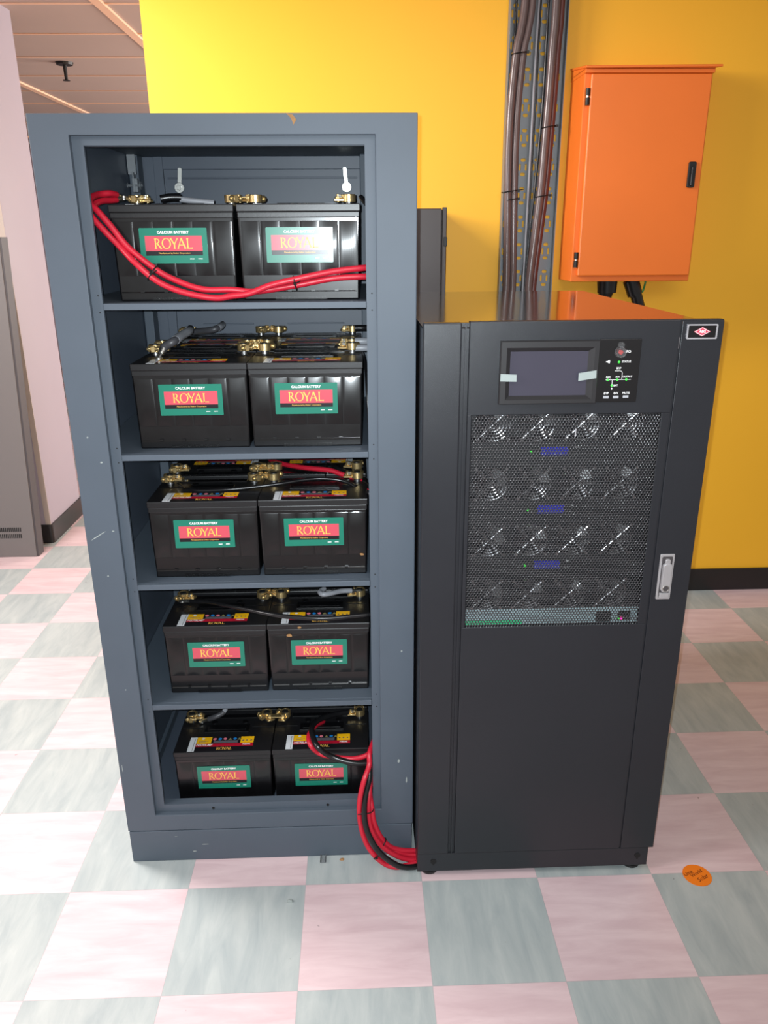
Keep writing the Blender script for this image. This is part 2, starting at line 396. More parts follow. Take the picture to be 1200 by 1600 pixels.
# ================================================================ sprinkler on far ceiling
t = Thing('ceiling_sprinkler', 'small dark sprinkler head hanging from the pinkish strip ceiling at the far left', 'sprinkler', (-1.085, 4.16, 2.63))
t.part(MB().cyl((-1.085,4.16,2.63), (-1.085,4.16,2.615), 0.055, 0.05, 20), 'ceiling_plate', M['rubber'])
t.part(MB().cyl((-1.085,4.16,2.615), (-1.085,4.16,2.53), 0.012, 0.010, 10).cyl((-1.085,4.16,2.53), (-1.085,4.16,2.525), 0.022, 0.022, 12), 'nozzle', M['rubber'])

# ================================================================ grey rack, far left
t = Thing('equipment_rack', 'plain warm-grey steel cabinet cut off by the left edge, vent slots low down', 'cabinet', (-1.33, 2.30, 0))
lean = 0.0425
def shear(mb):
    mb.v = [(v[0]+lean*v[2], v[1], v[2]) for v in mb.v]; return mb
bd = MB().box(-1.72, -0.938, 2.258, 2.33, 0.0, 1.575)
t.part(shear(bd), 'body', M['rack'], bevel=0.003)
t.part(shear(MB().box(-0.938, -0.929, 2.262, 2.332, 0.0, 1.578)), 'shaded_side_edge', M['rack_dark'])  # shade on the side face, put in as a darker colour
vs_ = MB()
for row in (0.128-0.011, 0.152-0.011+0.012):
    for k in range(58):
        x0 = -1.55+k*0.0095
        vs_.box(x0, x0+0.005, 2.2565, 2.2585, row-0.011, row+0.011)
t.part(shear(vs_), 'vent', M['void'])

# ================================================================ orange wall box
t = Thing('wall_enclosure', 'orange painted steel enclosure with a black latch, mounted on the yellow wall', 'electrical box', (1.807, 1.70, 1.403))
sh_ = MB().box(1.578, 2.036, 1.512, 1.70, 1.403, 2.122)
t.part(sh_, 'shell', M['orange'], bevel=0.003)
t.part(MB().box(1.598, 2.030, 1.494, 1.512, 1.424, 2.108), 'door', M['orange'], bevel=0.005, seg=3)
hd = MB()
hd.add([(1.572,1.70,2.158),(2.042,1.70,2.158),(2.056,1.478,2.134),(1.572,1.478,2.130),
        (1.572,1.70,2.150),(2.042,1.70,2.150),(2.056,1.478,2.126),(1.572,1.478,2.122)],
       [(0,1,2,3),(7,6,5,4),(0,4,5,1),(1,5,6,2),(2,6,7,3),(3,7,4,0)])
hd.box(1.576, 2.038, 1.496, 1.70, 2.110, 2.1255)
hd.add([(1.576,1.70,2.12),(2.038,1.70,2.12),(2.038,1.496,2.12),(1.576,1.496,2.12),(1.576,1.70,2.151),(2.038,1.70,2.151),(2.038,1.496,2.129),(1.576,1.496,2.1245)],[(0,1,2,3),(4,7,6,5),(0,4,5,1),(1,5,6,2),(2,6,7,3),(3,7,4,0)])
t.part(hd, 'rain_hood', M['orange'], bevel=0.002)
for zc in (2.035, 1.483):
    t.part(MB().cyl((1.590,1.500,zc-0.027), (1.590,1.500,zc-0.003), 0.0075, seg=12).cyl((1.590,1.500,zc+0.003), (1.590,1.500,zc+0.027), 0.0075, seg=12).cyl((1.590,1.500,zc-0.003), (1.590,1.500,zc+0.003), 0.005, seg=10, mi=1),
           'hinge', [M['rubber'], M['steel']], smooth=True)
L_ = t.part(MB().prism(rrect(-0.014, 0.014, -0.044, 0.044, 0.006), 0.009, M4=T(1.992,1.494,1.778) @ FRONT), 'latch', M['rubber'], bevel=0.002)
t.part(MB().prism(rrect(-0.006, 0.006, -0.036, 0.030, 0.005), 0.008, M4=T(1.993,1.485,1.776) @ FRONT), 'latch_lever', M['black_cable'], under=L_, bevel=0.002)
# cables under it
def cable(name, pts, r, m, label, cat='cable', group=None, per=6, seg=12):
    return solo(MB().tube(smoothpath(pts, per), r, seg), name, m, label, cat, group, smooth=True)
o = solo(MB().tube(smoothpath([(1.752,1.60,1.403),(1.752,1.60,1.37),(1.745,1.61,1.33),(1.74,1.63,1.2),(1.74,1.64,0.6),(1.74,1.64,0.02)],6), 0.027, 14).cyl((1.748,1.60,1.403),(1.750,1.60,1.355),0.040,0.036,20),
     'power_cable', M['black_cable'], 'thick black cable leaving the left side of the orange enclosure base', 'cable', smooth=True)
o = solo(MB().tube(smoothpath([(1.842,1.60,1.403),(1.852,1.60,1.37),(1.878,1.60,1.32),(1.90,1.62,1.2),(1.90,1.64,0.6),(1.90,1.64,0.02)],6), 0.023, 14).cyl((1.842,1.60,1.403),(1.864,1.60,1.347),0.031,0.029,20),
     'power_cable', M['black_cable'], 'thick black cable slanting right from under the middle of the orange enclosure', 'cable', smooth=True)
cable('earth_wire', [(1.902,1.60,1.403),(1.899,1.60,1.38),(1.892,1.595,1.36),(1.88,1.61,1.33),(1.88,1.63,1.15)], 0.0035, M['wire_green'], 'thin green wire beside the right cable under the orange enclosure', 'wire')
cable('control_wire', [(1.715,1.60,1.403),(1.725,1.60,1.38),(1.742,1.59,1.355),(1.745,1.60,1.2)], 0.0045, M['black_cable'], 'thin black wire bending behind the left cable under the orange enclosure', 'wire')

# ================================================================ brown-grey box behind the racks
t = Thing('wall_box', 'brownish grey metal box on the yellow wall, half hidden behind the battery cabinet', 'electrical box', (0.95, 1.70, 1.15))
t.part(MB().box(0.80, 1.094, 1.52, 1.70, 1.15, 1.664), 'shell', M['grey_box'], bevel=0.002)
t.part(MB().box(0.80, 1.078, 1.50, 1.52, 1.15, 1.668), 'door', M['grey_box'], bevel=0.003)
t.part(MB().box(1.081, 1.097, 1.503, 1.519, 1.15, 1.672), 'side_flange', M['grey_box'], bevel=0.002)
t.part(MB().box(1.086, 1.099, 1.496, 1.506, 1.535, 1.568), 'catch', M['rubber'], bevel=0.002)

# ================================================================ cable tray on the wall
t = Thing('cable_tray', 'grey perforated steel cable tray running up the yellow wall, slots showing yellow', 'cable tray', (1.437, 1.70, 0.13))
def tray_plate():
    mb = MB(); x0, x1, z0, z1 = 1.331, 1.541, 0.13, 2.63; yf = 1.694
    cols = [1.3555, 1.4095, 1.4625, 1.5165]
    holes = []
    z = 2.361+0.103*2
    while z > z0+0.08:
        for c in cols:
            holes.append((c-0.0095, c+0.0095, z-0.006, z+0.006)); holes.append((c-0.0095, c+0.0095, z-0.051-0.006, z-0.051+0.006))
            for s in (-1, 1): holes.append((c+s*0.0115-0.0036, c+s*0.0115+0.0036, z-0.0255-0.0125, z-0.0255+0.0125))
        z -= 0.103
    xs = sorted(set([x0, x1]+[h[0] for h in holes]+[h[1] for h in holes])); zs = sorted(set([z0, z1]+[h[2] for h in holes]+[h[3] for h in holes]))
    hs = set()
    import bisect
    for h in holes:
        for i in range(xs.index(h[0]), xs.index(h[1])):
            for j in range(zs.index(h[2]), zs.index(h[3])): hs.add((i, j))
    idx = {}
    vs = []; fs = []
    def vv(i, j):
        if (i, j) not in idx: idx[(i, j)] = len(vs); vs.append((xs[i], yf, zs[j]))
        return idx[(i, j)]
    for i in range(len(xs)-1):
        for j in range(len(zs)-1):
            if (i, j) not in hs: fs.append((vv(i, j), vv(i+1, j), vv(i+1, j+1), vv(i, j+1)))
    mb.add(vs, fs)
    # rounded corners of each slot: small triangles
    for (a, b, c, d) in holes:
        r = min(b-a, d-c)*0.42
        for (px, pz, sx_, sz_) in ((a, c, 1, 1), (b, c, -1, 1), (a, d, 1, -1), (b, d, -1, -1)):
            mb.add([(px, yf+0.0001, pz), (px+sx_*r, yf+0.0001, pz), (px+sx_*r*0.3, yf+0.0001, pz+sz_*r*0.3), (px, yf+0.0001, pz+sz_*r)], [(0, 1, 2, 3)])
    return mb
o = t.part(tray_plate(), 'perforated_base', M['galv'])
sm = o.modifiers.new('thick', 'SOLIDIFY'); sm.thickness = 0.0015
for xx in (1.3295, 1.5405):
    t.part(MB().box(xx, xx+0.002, 1.655, 1.697, 0.13, 2.63), 'side_rail', M['galv'])
for zz in (1.45, 2.50): t.part(MB().box(1.34, 1.53, 1.6962, 1.70, zz, zz+0.02), 'wall_bracket', M['galv'])
def traypath(L, dy=0.0): 
    P = [(x, y+dy, z) for x, y, z in L]
    P = [(P[0][0]+0.004, P[0][1], 2.62)]+P+[(P[-1][0], P[-1][1], 1.0), (P[-1][0], P[-1][1], 0.13)]
    return P
cL = [(1.393,1.655,2.37),(1.382,1.655,2.274),(1.369,1.655,2.207),(1.358,1.655,2.053),(1.355,1.655,1.91),(1.358,1.655,1.745),(1.364,1.655,1.575),(1.370,1.655,1.356)]
cR = [(1.503,1.655,2.37),(1.502,1.655,2.289),(1.498,1.655,2.222),(1.495,1.655,2.068),(1.491,1.655,1.942),(1.484,1.655,1.745),(1.471,1.655,1.574),(1.456,1.655,1.356)]
def off(L, dx, dy=0): return [(x+dx, y+dy, z) for x, y, z in L]
cable('riser_cable', traypath(off(cL, -0.012, -0.004)), 0.0145, M['brown_cable'], 'thick dusty brown cable, left one of the bound pair on the left of the tray', 'cable', 'thick cables on the wall tray')
cable('riser_cable', traypath(off(cL, 0.014, 0.000)), 0.0140, M['brown_cable'], 'thick dusty brown cable, right one of the bound pair on the left of the tray', 'cable', 'thick cables on the wall tray')
cable('riser_cable', traypath(off(cR, -0.009, -0.004)), 0.0150, M['brown_cable'], 'thick dusty brown cable bowing down the right side of the tray', 'cable', 'thick cables on the wall tray')
cable('riser_cable', traypath(off(cR, 0.012, 0.002)), 0.0115, M['redbrown_cable'], 'reddish brown cable tied behind the right thick cable on the tray', 'cable', 'thick cables on the wall tray')
cable('thin_riser_cable', traypath([(1.433,1.664,2.37),(1.431,1.664,2.222),(1.430,1.664,2.069),(1.430,1.664,1.91),(1.429,1.664,1.661),(1.427,1.664,1.356)]), 0.0046, M['grey_cable'], 'thin pale grey cable down the middle of the wall tray', 'cable')
cable('thin_riser_cable', traypath([(1.441,1.666,2.37),(1.440,1.666,2.222),(1.441,1.666,2.069),(1.439,1.666,1.91),(1.437,1.666,1.661),(1.421,1.666,1.356)]), 0.0034, M['black_cable'], 'thin black cable touching the pale grey cable on the wall tray', 'cable')
cable('thin_riser_cable', traypath([(1.468,1.664,2.37),(1.468,1.664,2.259),(1.467,1.664,2.069),(1.462,1.664,1.91),(1.454,1.664,1.745),(1.443,1.664,1.574),(1.434,1.664,1.356)]), 0.0045, M['black_cable'], 'thin black cable just left of the right thick cables on the tray', 'cable')
cable('thin_riser_cable', traypath([(1.352,1.666,2.369),(1.350,1.666,2.184),(1.341,1.666,2.053),(1.338,1.666,1.91),(1.341,1.666,1.661),(1.349,1.666,1.357)]), 0.0040, M['black_cable'], 'thin black cable left of the thick pair on the left of the tray', 'cable')
def band(x, z, rx, ry, yc, label, tail=0.0, m='tie'):
    mb = MB(); P = []
    for k in range(25):
        a = 2*PI*k/24; P.append((x+rx*math.cos(a), yc+ry*math.sin(a), z+0.004*math.cos(a)))
    mb.tube(P, 0.0022, 6)
    mb.box(x+rx*0.7, x+rx*0.7+0.009, yc-ry-0.004, yc-ry+0.003, z-0.003, z+0.006)
    if tail: mb.tube([(x+rx*0.7, yc-ry-0.002, z+0.002), (x+rx+tail, yc-ry-0.004, z+0.006)], 0.0018, 6)
    return solo(mb, 'cable_tie', M[m], label, 'cable tie')
band(1.370, 2.199, 0.030, 0.020, 1.653, 'dark tie around the left cable pair near the top of the tray')
band(1.357, 1.732, 0.033, 0.021, 1.654, 'black tie with its tail sticking out right on the left cable pair', 0.014)
band(1.363, 1.703, 0.027, 0.019, 1.652, 'short black tie just below the one with the long tail on the left cable pair')
band(1.493, 1.956, 0.029, 0.020, 1.652, 'tie around the right cable pair at mid height of the orange enclosure')
band(1.483, 1.715, 0.030, 0.020, 1.652, 'tie around the right cable pair level with the lower tie on the left pair')

# ================================================================ battery cabinet
CB = Thing('battery_cabinet', 'tall slate-blue open steel cabinet holding black batteries on five levels', 'cabinet', (0.507, 0.098, 0))
X0, X1 = 0.132, 0.882
ff = MB()
fo4 = [(X0, 0.101), (X1, 0.101), (X1, 1.80), (X0, 1.80)]; fi4 = [(0.208, 0.150), (0.799, 0.150), (0.799, 1.762), (0.208, 1.762)]
ff.add([(x, yy, z) for yy in (0.098, 0.112) for q_ in (fo4, fi4) for x, z in q_],
       [f for k in range(4) for f in ((k, (k+1) % 4, 4+(k+1) % 4, 4+k), (8+k, 8+(k+1) % 4, 12+(k+1) % 4, 12+k), (k, (k+1) % 4, 8+(k+1) % 4, 8+k), (4+k, 4+(k+1) % 4, 12+(k+1) % 4, 12+k))])
o = CB.part(ff, 'front_frame', M['slate'], bevel=0.0015)
inn = MB()
inn.box(0.207, 0.230, 0.112, 0.120, 0.148, 1.763).box(0.778, 0.800, 0.112, 0.120, 0.148, 1.763)
inn.box(0.230, 0.778, 0.112, 0.120, 1.745, 1.763).box(0.230, 0.778, 0.112, 0.120, 0.148, 0.172)
inn.box(0.230, 0.778, 0.120, 0.135, 1.744, 1.747).box(0.230, 0.778, 0.120, 0.135, 0.169, 0.172)
for zz in (1.428, 1.462, 1.103, 1.136, 0.787, 0.820, 0.456, 0.492):
    for xx in (0.222, 0.7895): inn.cyl((xx, 0.1119, zz), (xx, 0.1125, zz), 0.0016, seg=8, mi=1)
for xx in (0.357, 0.658): inn.cyl((xx, 0.1119, 0.157), (xx, 0.1125, 0.157), 0.0042, seg=12, mi=1)
CB.part(inn, 'door_stop_frame', [M['slate'], M['void']])
sc = MB()   # chips and scratches in the paint
def chip(x, z, w, h, a=0.0, yy=0.0977):
    ca, sa = math.cos(a), math.sin(a); P = [(-w, -h*0.4), (-w*0.2, -h), (w, -h*0.3), (w*0.7, h*0.8), (-w*0.5, h)]
    sc.add([(x+p*ca-q*sa, yy, z+p*sa+q*ca) for p, q in P], [(0, 1, 2, 3, 4)])
chip(0.160, 0.935, 0.022, 0.0012, 0.55)
for q in ((0.189,1.108,0.003,0.002),(0.195,0.946,0.003,0.0015),(0.166,1.165,0.002,0.002),(0.170,0.835,0.002,0.002),(0.255,0.08,0.004,0.001),(0.33,0.052,0.010,0.0012),(0.175,0.53,0.002,0.0015),(0.845,0.30,0.003,0.006),(0.852,0.62,0.002,0.003),(0.14,0.30,0.001,0.012),(0.30,0.03,0.005,0.002),(0.865,0.24,0.002,0.010)): chip(*q)
CB.part(sc, 'paint_scratches', M['foam'], label='pale scratches and chips in the slate paint')
chp = MB(); chp.add([(0.628,0.0976,1.799),(0.640,0.0976,1.797),(0.647,0.0976,1.788),(0.641,0.0976,1.779),(0.637,0.0976,1.790)], [(0,1,2,3,4)])
CB.part(chp, 'paint_chip', M['rust'], label='rusty chip at the top edge')
for a, b in ((X0, X0+0.012), (X1-0.012, X1)):
    CB.part(MB().box(a, b, 0.112, 0.84, 0.101, 1.785), 'side_panel', M['slate_lifted'])
CB.part(MB().box(X0, X1, 0.112, 0.84, 1.785, 1.80), 'top_panel', M['slate'])
CB.part(MB().box(0.134, 0.880, 0.0985, 0.84, 0.0, 0.098), 'plinth', M['slate'], bevel=0.0015)
CB.part(MB().box(X0+0.012, X1-0.012, 0.135, 0.80, 0.0985, 0.104), 'base_plate', M['slate_lifted'])
bp_ = MB().box(X0+0.012, X1-0.012, 0.815, 0.835, 0.104, 1.785)
bp_.box(0.20, 0.225, 0.803, 0.815, 0.104, 1.785).box(0.775, 0.80, 0.803, 0.815, 0.104, 1.785).box(0.225, 0.775, 0.803, 0.815, 1.752, 1.785)
bp_.box(0.235, 0.765, 0.806, 0.815, 1.728, 1.732)
for zc in (1.33, 1.0, 0.68):
    bp_.box(0.30, 0.45, 0.812, 0.815, zc-0.002, zc+0.002).box(0.55, 0.72, 0.812, 0.815, zc-0.002, zc+0.002)
CB.part(bp_, 'back_panel', M['slate_lifted'], bevel=0.001)
for a, b in ((0.146, 0.172), (0.772, 0.800)):
    CB.part(MB().box(a, b, 0.745, 0.80, 0.104, 1.785), 'rear_post', M['slate'], bevel=0.002)
CB.part(MB().box(0.146, 0.156, 0.14, 0.745, 0.12, 0.146), 'side_rail', M['slate'])
SHZ = {2: 1.12, 3: 0.804, 4: 0.475, 1: 1.446}
for k in (1, 2, 3, 4):
    z = SHZ[k]
    CB.part(MB().box(0.2305, 0.7775, 0.1105, 0.1225, z-0.0135, z).box(0.146, 0.868, 0.1225, 0.742, z-0.004, z).box(0.174,0.77,0.742,0.80,z-0.004,z), 'shelf', M['slate'], bevel=0.001)
# latches on the back panel
for xx, rot in ((0.270, 0.10), (0.735, -0.10)):
    mb = MB(); mb.prism(rrect(-0.0055, 0.0055, 0.006, 0.052, 0.004), 0.003, M4=T(0,0,0) @ FRONT)
    mb.cyl((0,0,0), (0,-0.006,0), 0.0135, seg=22); mb.cyl((0,-0.006,0), (0,-0.011,0), 0.0075, seg=6)
    mb.xf(T(xx, 0.79, 1.704) @ Matrix.Rotation(rot, 4, 'Y')); mb.cyl((xx,0.815,1.704), (xx,0.79,1.704), 0.008, seg=12)
    CB.part(mb, 'cam_latch', M['steel'], bevel=0.0008)
mb = MB().box(0.146, 0.168, 0.735, 0.745, 1.735, 1.785).box(0.160, 0.164, 0.72, 0.745, 1.69, 1.74).box(0.158,0.172,0.722,0.742,1.690,1.725)
mb.cyl((0.132+0.014,0.725,1.707),(0.185,0.725,1.707),0.004,seg=10).cyl((0.178,0.725,1.707),(0.181,0.725,1.707),0.011,seg=18).hexbolt((0.146,0.725,1.707),(-1,0,0),0.007,0.004)
CB.part(mb, 'hinge_bracket', M['galv'], bevel=0.0008)

# ================================================================ batteries
def make_battery():
    root = empty('battery')
    W2, D2 = 0.127, 0.085
    # case : tapering, with shallow panel grooves on the front and back
    mb = MB().frustum((-0.1240, 0.1240, -0.0815, 0.0815), (-0.1268, 0.1268, -0.0845, 0.0845), 0.0, 0.170)
    case = mb.build('case', M['battery'], root, bevel=0.004, seg=2)
    rb = MB()
    for sgn in (-1,):
        for k in range(6):
            x0 = -0.1215+k*0.0407
            y0b = sgn*(0.0817+0.003*0.30); y0t = sgn*(0.0817+0.003*0.94)
            t_ = sgn*0.0003; tw = (0.0002, -0.0001, 0.0001, -0.0002, 0.0002, -0.0001)[k]
            g = 0.0009
            n8 = 8; vs = []
            for zz, yb in ((0.0520, y0b), (0.0535, y0b+t_), (0.1585, y0t+t_), (0.1600, y0t)):
                ed = 0.0012 if zz in (0.0535, 0.1585) else 0.0
                for i8 in range(n8+1):
                    u8 = i8/n8; sag = 0.0003*(1-(2*u8-1)**2) if ed else 0.0
                    vs.append((x0+g+ed+(0.0407-2*g-2*ed)*u8, yb-sag+tw*(1-2*u8)*(1 if ed else 0), zz))
            w8 = n8+1; fs8 = [(j8*w8+i8, j8*w8+i8+1, (j8+1)*w8+i8+1, (j8+1)*w8+i8) for j8 in range(3) for i8 in range(n8)]
            vs += [(x0+g, y0b, 0.052), (x0+g, y0t, 0.16), (x0+0.0407-g, y0b, 0.052), (x0+0.0407-g, y0t, 0.16)]
            q8 = 4*w8; fs8 += [(q8, w8, 2*w8, q8+1), (q8+2, q8+3, 3*w8-1, 2*w8-1)]
            rb.add(vs, fs8)
        y1 = sgn*0.0820
        rb.frustum((-0.119, 0.119, min(y1, y1+sgn*0.003), max(y1, y1+sgn*0.003)), (-0.119, 0.119, min(y1, y1+sgn*0.001), max(y1, y1+sgn*0.001)), 0.0175, 0.020)
        for k in range(44):
            x0 = -0.055+k*0.0025; rb.box(x0, x0+0.0012, min(y1, y1+sgn*0.0025), max(y1, y1+sgn*0.0025), 0.002, 0.0085)
        for xx in (-0.075, -0.025, 0.025, 0.075): rb.box(xx-0.004, xx+0.004, min(y1, y1+sgn*0.004), max(y1, y1+sgn*0.004), 0.0185, 0.0225)
    rb.build('case_ribs', M['battery'], root, smooth=True)
    ld = MB()
    ld.box(-0.128, 0.128, -0.0865, 0.0865, 0.178, 0.193).box(-0.1265, 0.1265, -0.085, 0.085, 0.166, 0.178)
    lid = ld.build('lid', M['battery_lid'], root, bevel=0.0018)
    tp = MB()
    tp.box(-0.060, 0.060, -0.004, 0.030, 0.193, 0.1965).box(-0.052, 0.052, 0.004, 0.022, 0.1965, 0.198)
    tp.box(-0.122, -0.066, 0.020, 0.0225, 0.193, 0.1945).box(0.066, 0.122, 0.020, 0.0225, 0.193, 0.1945)
    tp.box(-0.085, 0.085, 0.062, 0.080, 0.193, 0.1955)
    for k in range(26): tp.box(-0.078+k*0.006, -0.075+k*0.006, 0.0795, 0.0815, 0.193, 0.1965)
    for xx in (-0.04, 0.045): tp.cyl((xx, 0.045, 0.193), (xx, 0.045, 0.1955), 0.0085, seg=18)
    tp.build('lid_relief', M['battery'], lid, bevel=0.0007, seg=1)
    for xx in (-0.104, 0.104):
        MB().cyl((xx, 0.0585, 0.192), (xx, 0.0585, 0.2175), 0.0092, 0.0082, 18).build('terminal_post', M['lead'], root, smooth=True)
    # front sticker
    tilt = math.atan2(0.003, 0.168)
    F = T(0, -0.0857, 0.1125) @ Matrix.Rotation(-tilt*0, 4, 'X') @ FRONT
    st = MB()
    st.prism(rrect(-0.070, 0.070, -0.035, 0.035, 0.002), 0.0006, 0, F)
    st.prism([(-0.0590,-0.0105),(0.0590,-0.0105),(0.0590,0.0195),(-0.0590,0.0195)], 0.0008, 1, F)
    st.prism([(-0.0590,-0.0195),(0.0590,-0.0195),(0.0590,-0.0105),(-0.0590,-0.0105)], 0.0008, 2, F)
    fs_ = st.build('front_sticker', [M['green'], M['label_red'], M['label_black']], root, label='green and red front sticker')
    tx = MB(); G = T(0, -0.0867, 0.1125) @ FRONT
    merge(tx, royal_mb(0.0205), G @ T(0, 0.0045, 0), 0)
    merge(tx, text_mb('CALCIUM BATTERY', 0.0075, 0, 0.03), G @ T(0, 0.0262, 0), 1)
    merge(tx, text_mb('Manufactured by Delkor Corporation', 0.0043), G @ T(0, -0.0148, 0), 0)
    for xx in (0.036, 0.053): tx.add([G @ Vector(p) for p in ((xx-0.0045,-0.0272,0),(xx+0.0045,-0.0272,0),(xx+0.0045,-0.0256,0),(xx-0.0045,-0.0256,0))], [(0,1,2,3)], 1)
    tx.build('lettering', [M['gold_text'], M['white_text']], fs_)
    # top sticker, read from the front
    H = T(0, 0, 0.1931)
    ts = MB()
    def q(x0, x1, y0, y1, mi, h=0.0004, sk=0.0):
        ts.prism([(x0, y0), (x1, y0), (x1+sk, y1), (x0+sk, y1)], h, mi, H)
    q(-0.092, 0.078, -0.0835, -0.0225, 0, 0.0003)
    q(-0.0925, -0.0745, -0.0835, -0.0225, 1, 0.0006)
    q(-0.0740, -0.0350, -0.0500, -0.0225, 2, 0.0005)
    q(0.0430, 0.0780, -0.0500, -0.0225, 2, 0.0005)
    q(-0.0740, 0.0780, -0.0640, -0.0510, 3, 0.0005)
    q(-0.0290, 0.0360, -0.0490, -0.0380, 4, 0.0005)
    for i, (xx, mi) in enumerate(((-0.0270, 6), (-0.0130, 5), (0.0005, 6), (0.0140, 7), (0.0270, 5), (0.0385, 7))):
        if mi == 7: ts.prism([(xx-0.0045, -0.0355), (xx+0.0045, -0.0355), (xx, -0.0265)], 0.0006, mi, H)
        else: ts.prism([(xx+0.0048*math.cos(PI*k/6), -0.0310+0.0048*math.sin(PI*k/6)) for k in range(12)], 0.0006, mi, H)
    for xx in (0.0495, 0.0600, 0.0710): ts.prism([(xx-0.003,-0.039),(xx,-0.042),(xx+0.003,-0.039),(xx,-0.036)], 0.0007, 4, H)
    ts.prism([(-0.068,-0.0435),(-0.050,-0.0435),(-0.050,-0.0425),(-0.068,-0.0425)], 0.0007, 4, H); ts.prism([(-0.068,-0.0405),(-0.043,-0.0405),(-0.043,-0.0395),(-0.068,-0.0395)], 0.0007, 4, H)
    ts.prism([(-0.058+0.004*math.cos(PI*k/6), -0.0285+0.004*math.sin(PI*k/6)) for k in range(12)], 0.0007, 1, H)
    for k in range(12): ts.prism([(-0.0805,-0.080+k*0.0045),(-0.0785,-0.080+k*0.0045),(-0.0785,-0.0775+k*0.0045),(-0.0805,-0.0775+k*0.0045)], 0.0008, 4, H)
    top = ts.build('top_sticker', [M['label_black'], M['label_white'], M['label_yellow'], M['label_crimson'], M['label_grey'], M['icon_blue'], M['icon_pink'], M['icon_olive']], root, label='yellow, red and black top sticker')
    tt = MB(); K = T(0, 0, 0.1940)
    merge(tt, royal_mb(0.0105), K @ T(0.004, -0.0735, 0), 0)
    merge(tt, text_mb('NS70LMF', 0.0125, 0.3, 0.02, squeeze=0.85), K @ T(-0.0520, -0.0575, 0), 1)
    merge(tt, text_mb('70B26L', 0.0085, 0.2, 0.02, squeeze=0.85), K @ T(0.0600, -0.0570, 0), 1)
    tt.build('top_lettering', [M['gold_text'], M['white_text']], top)
    return root
proto = make_battery()
ROWY = {1: 0.246, 2: 0.437, 3: 0.6135}
BZ = {1: 1.446, 2: 1.12, 3: 0.804, 4: 0.475, 5: 0.1045}
LEVEL = {1: 'top shelf', 2: 'second shelf from the top', 3: 'middle shelf', 4: 'fourth shelf from the top', 5: 'cabinet floor'}
FRONTL = {
 (1,0): 'black battery behind the drooping red cables on the top shelf, left of the two',
 (1,1): 'black battery with a bright flash glare on the top shelf, right of the two',
 (2,0): 'front left black battery on the second shelf from the top, grey cable on its clamp',
 (2,1): 'front right black battery on the second shelf from the top',
 (3,0): 'front left black battery on the middle shelf, thin black cable across its lid',
 (3,1): 'front right black battery on the middle shelf, red and black cables behind its lid',
 (4,0): 'front left black battery on the fourth shelf from the top',
 (4,1): 'front right black battery with brown smudges on the fourth shelf from the top',
 (5,0): 'front left black battery at the cabinet floor, its whole top sticker in view',
 (5,1): 'front right black battery at the cabinet floor, red and black cables over its top',
}
XC = {0: [0.384, 0.643], 1: [0.378, 0.640], 2: [0.384, 0.641], 3: [0.390, 0.647], 4: [0.391, 0.648], 5: [0.382, 0.641]}
first = True
BX = {}
for lv, rows in ((1, (1,)), (2, (1, 2, 3)), (3, (1, 2, 3)), (4, (1, 2)), (5, (1, 2))):
    for r in rows:
        for s in (0, 1):
            b = proto if first else copytree(proto); first = False
            dy = {3: -0.012, 1: -0.004}.get(lv, 0.0) if r == 1 else 0.0
            x = XC[lv][s] if r == 1 else (XC[lv][s]-0.001)
            b.location = (x, ROWY[r]+dy, BZ[lv]); b.rotation_euler = (0, 0, (PI if r == 2 else 0.0) + random.uniform(-0.004, 0.004))
            BX[(lv, r, s)] = x
            side = 'left' if s == 0 else 'right'
            if r == 1: lab = FRONTL[(lv, s)]
            elif r == 2: lab = f'{side} black battery in the second row on the {LEVEL[lv]}'
            else: lab = f'{side} black battery in the rear third row on the {LEVEL[lv]}'
            tag(b, lab, 'battery', 'black batteries in the cabinet')
# brown smudges on a battery (4th shelf right)
def blot(name, x, y, z, s, normal_y=True, label=''):
    random.seed(int(x*1000)); P = []
    for k in range(11):
        a = 2*PI*k/11; rr = s*random.uniform(0.6, 1.15); P.append((rr*math.cos(a)*1.3, rr*math.sin(a)*0.8))
    return MB().prism(P, 0.0004, 0, T(x, y, z) @ FRONT)
bm_ = blot('smudge', -0.073, -0.0862, 0.161, 0.0062); bm_.v += []
b41 = [o for o in bpy.data.objects if o.get('label') == FRONTL[(4,1)]][0]
sm1 = blot('s', -0.047, -0.0868, 0.183, 0.0048); bm_.add(sm1.v, sm1.f)
bm_.build('paint_smudge', M['rust'], b41, label='two brown smudges on the front')
b31 = [o for o in bpy.data.objects if o.get('label') == FRONTL[(3,1)]][0]
blot('s', 0.112, -0.0845, 0.052, 0.0042).build('paint_smudge', M['rust'], b31, label='small brown smudge at the lower right')

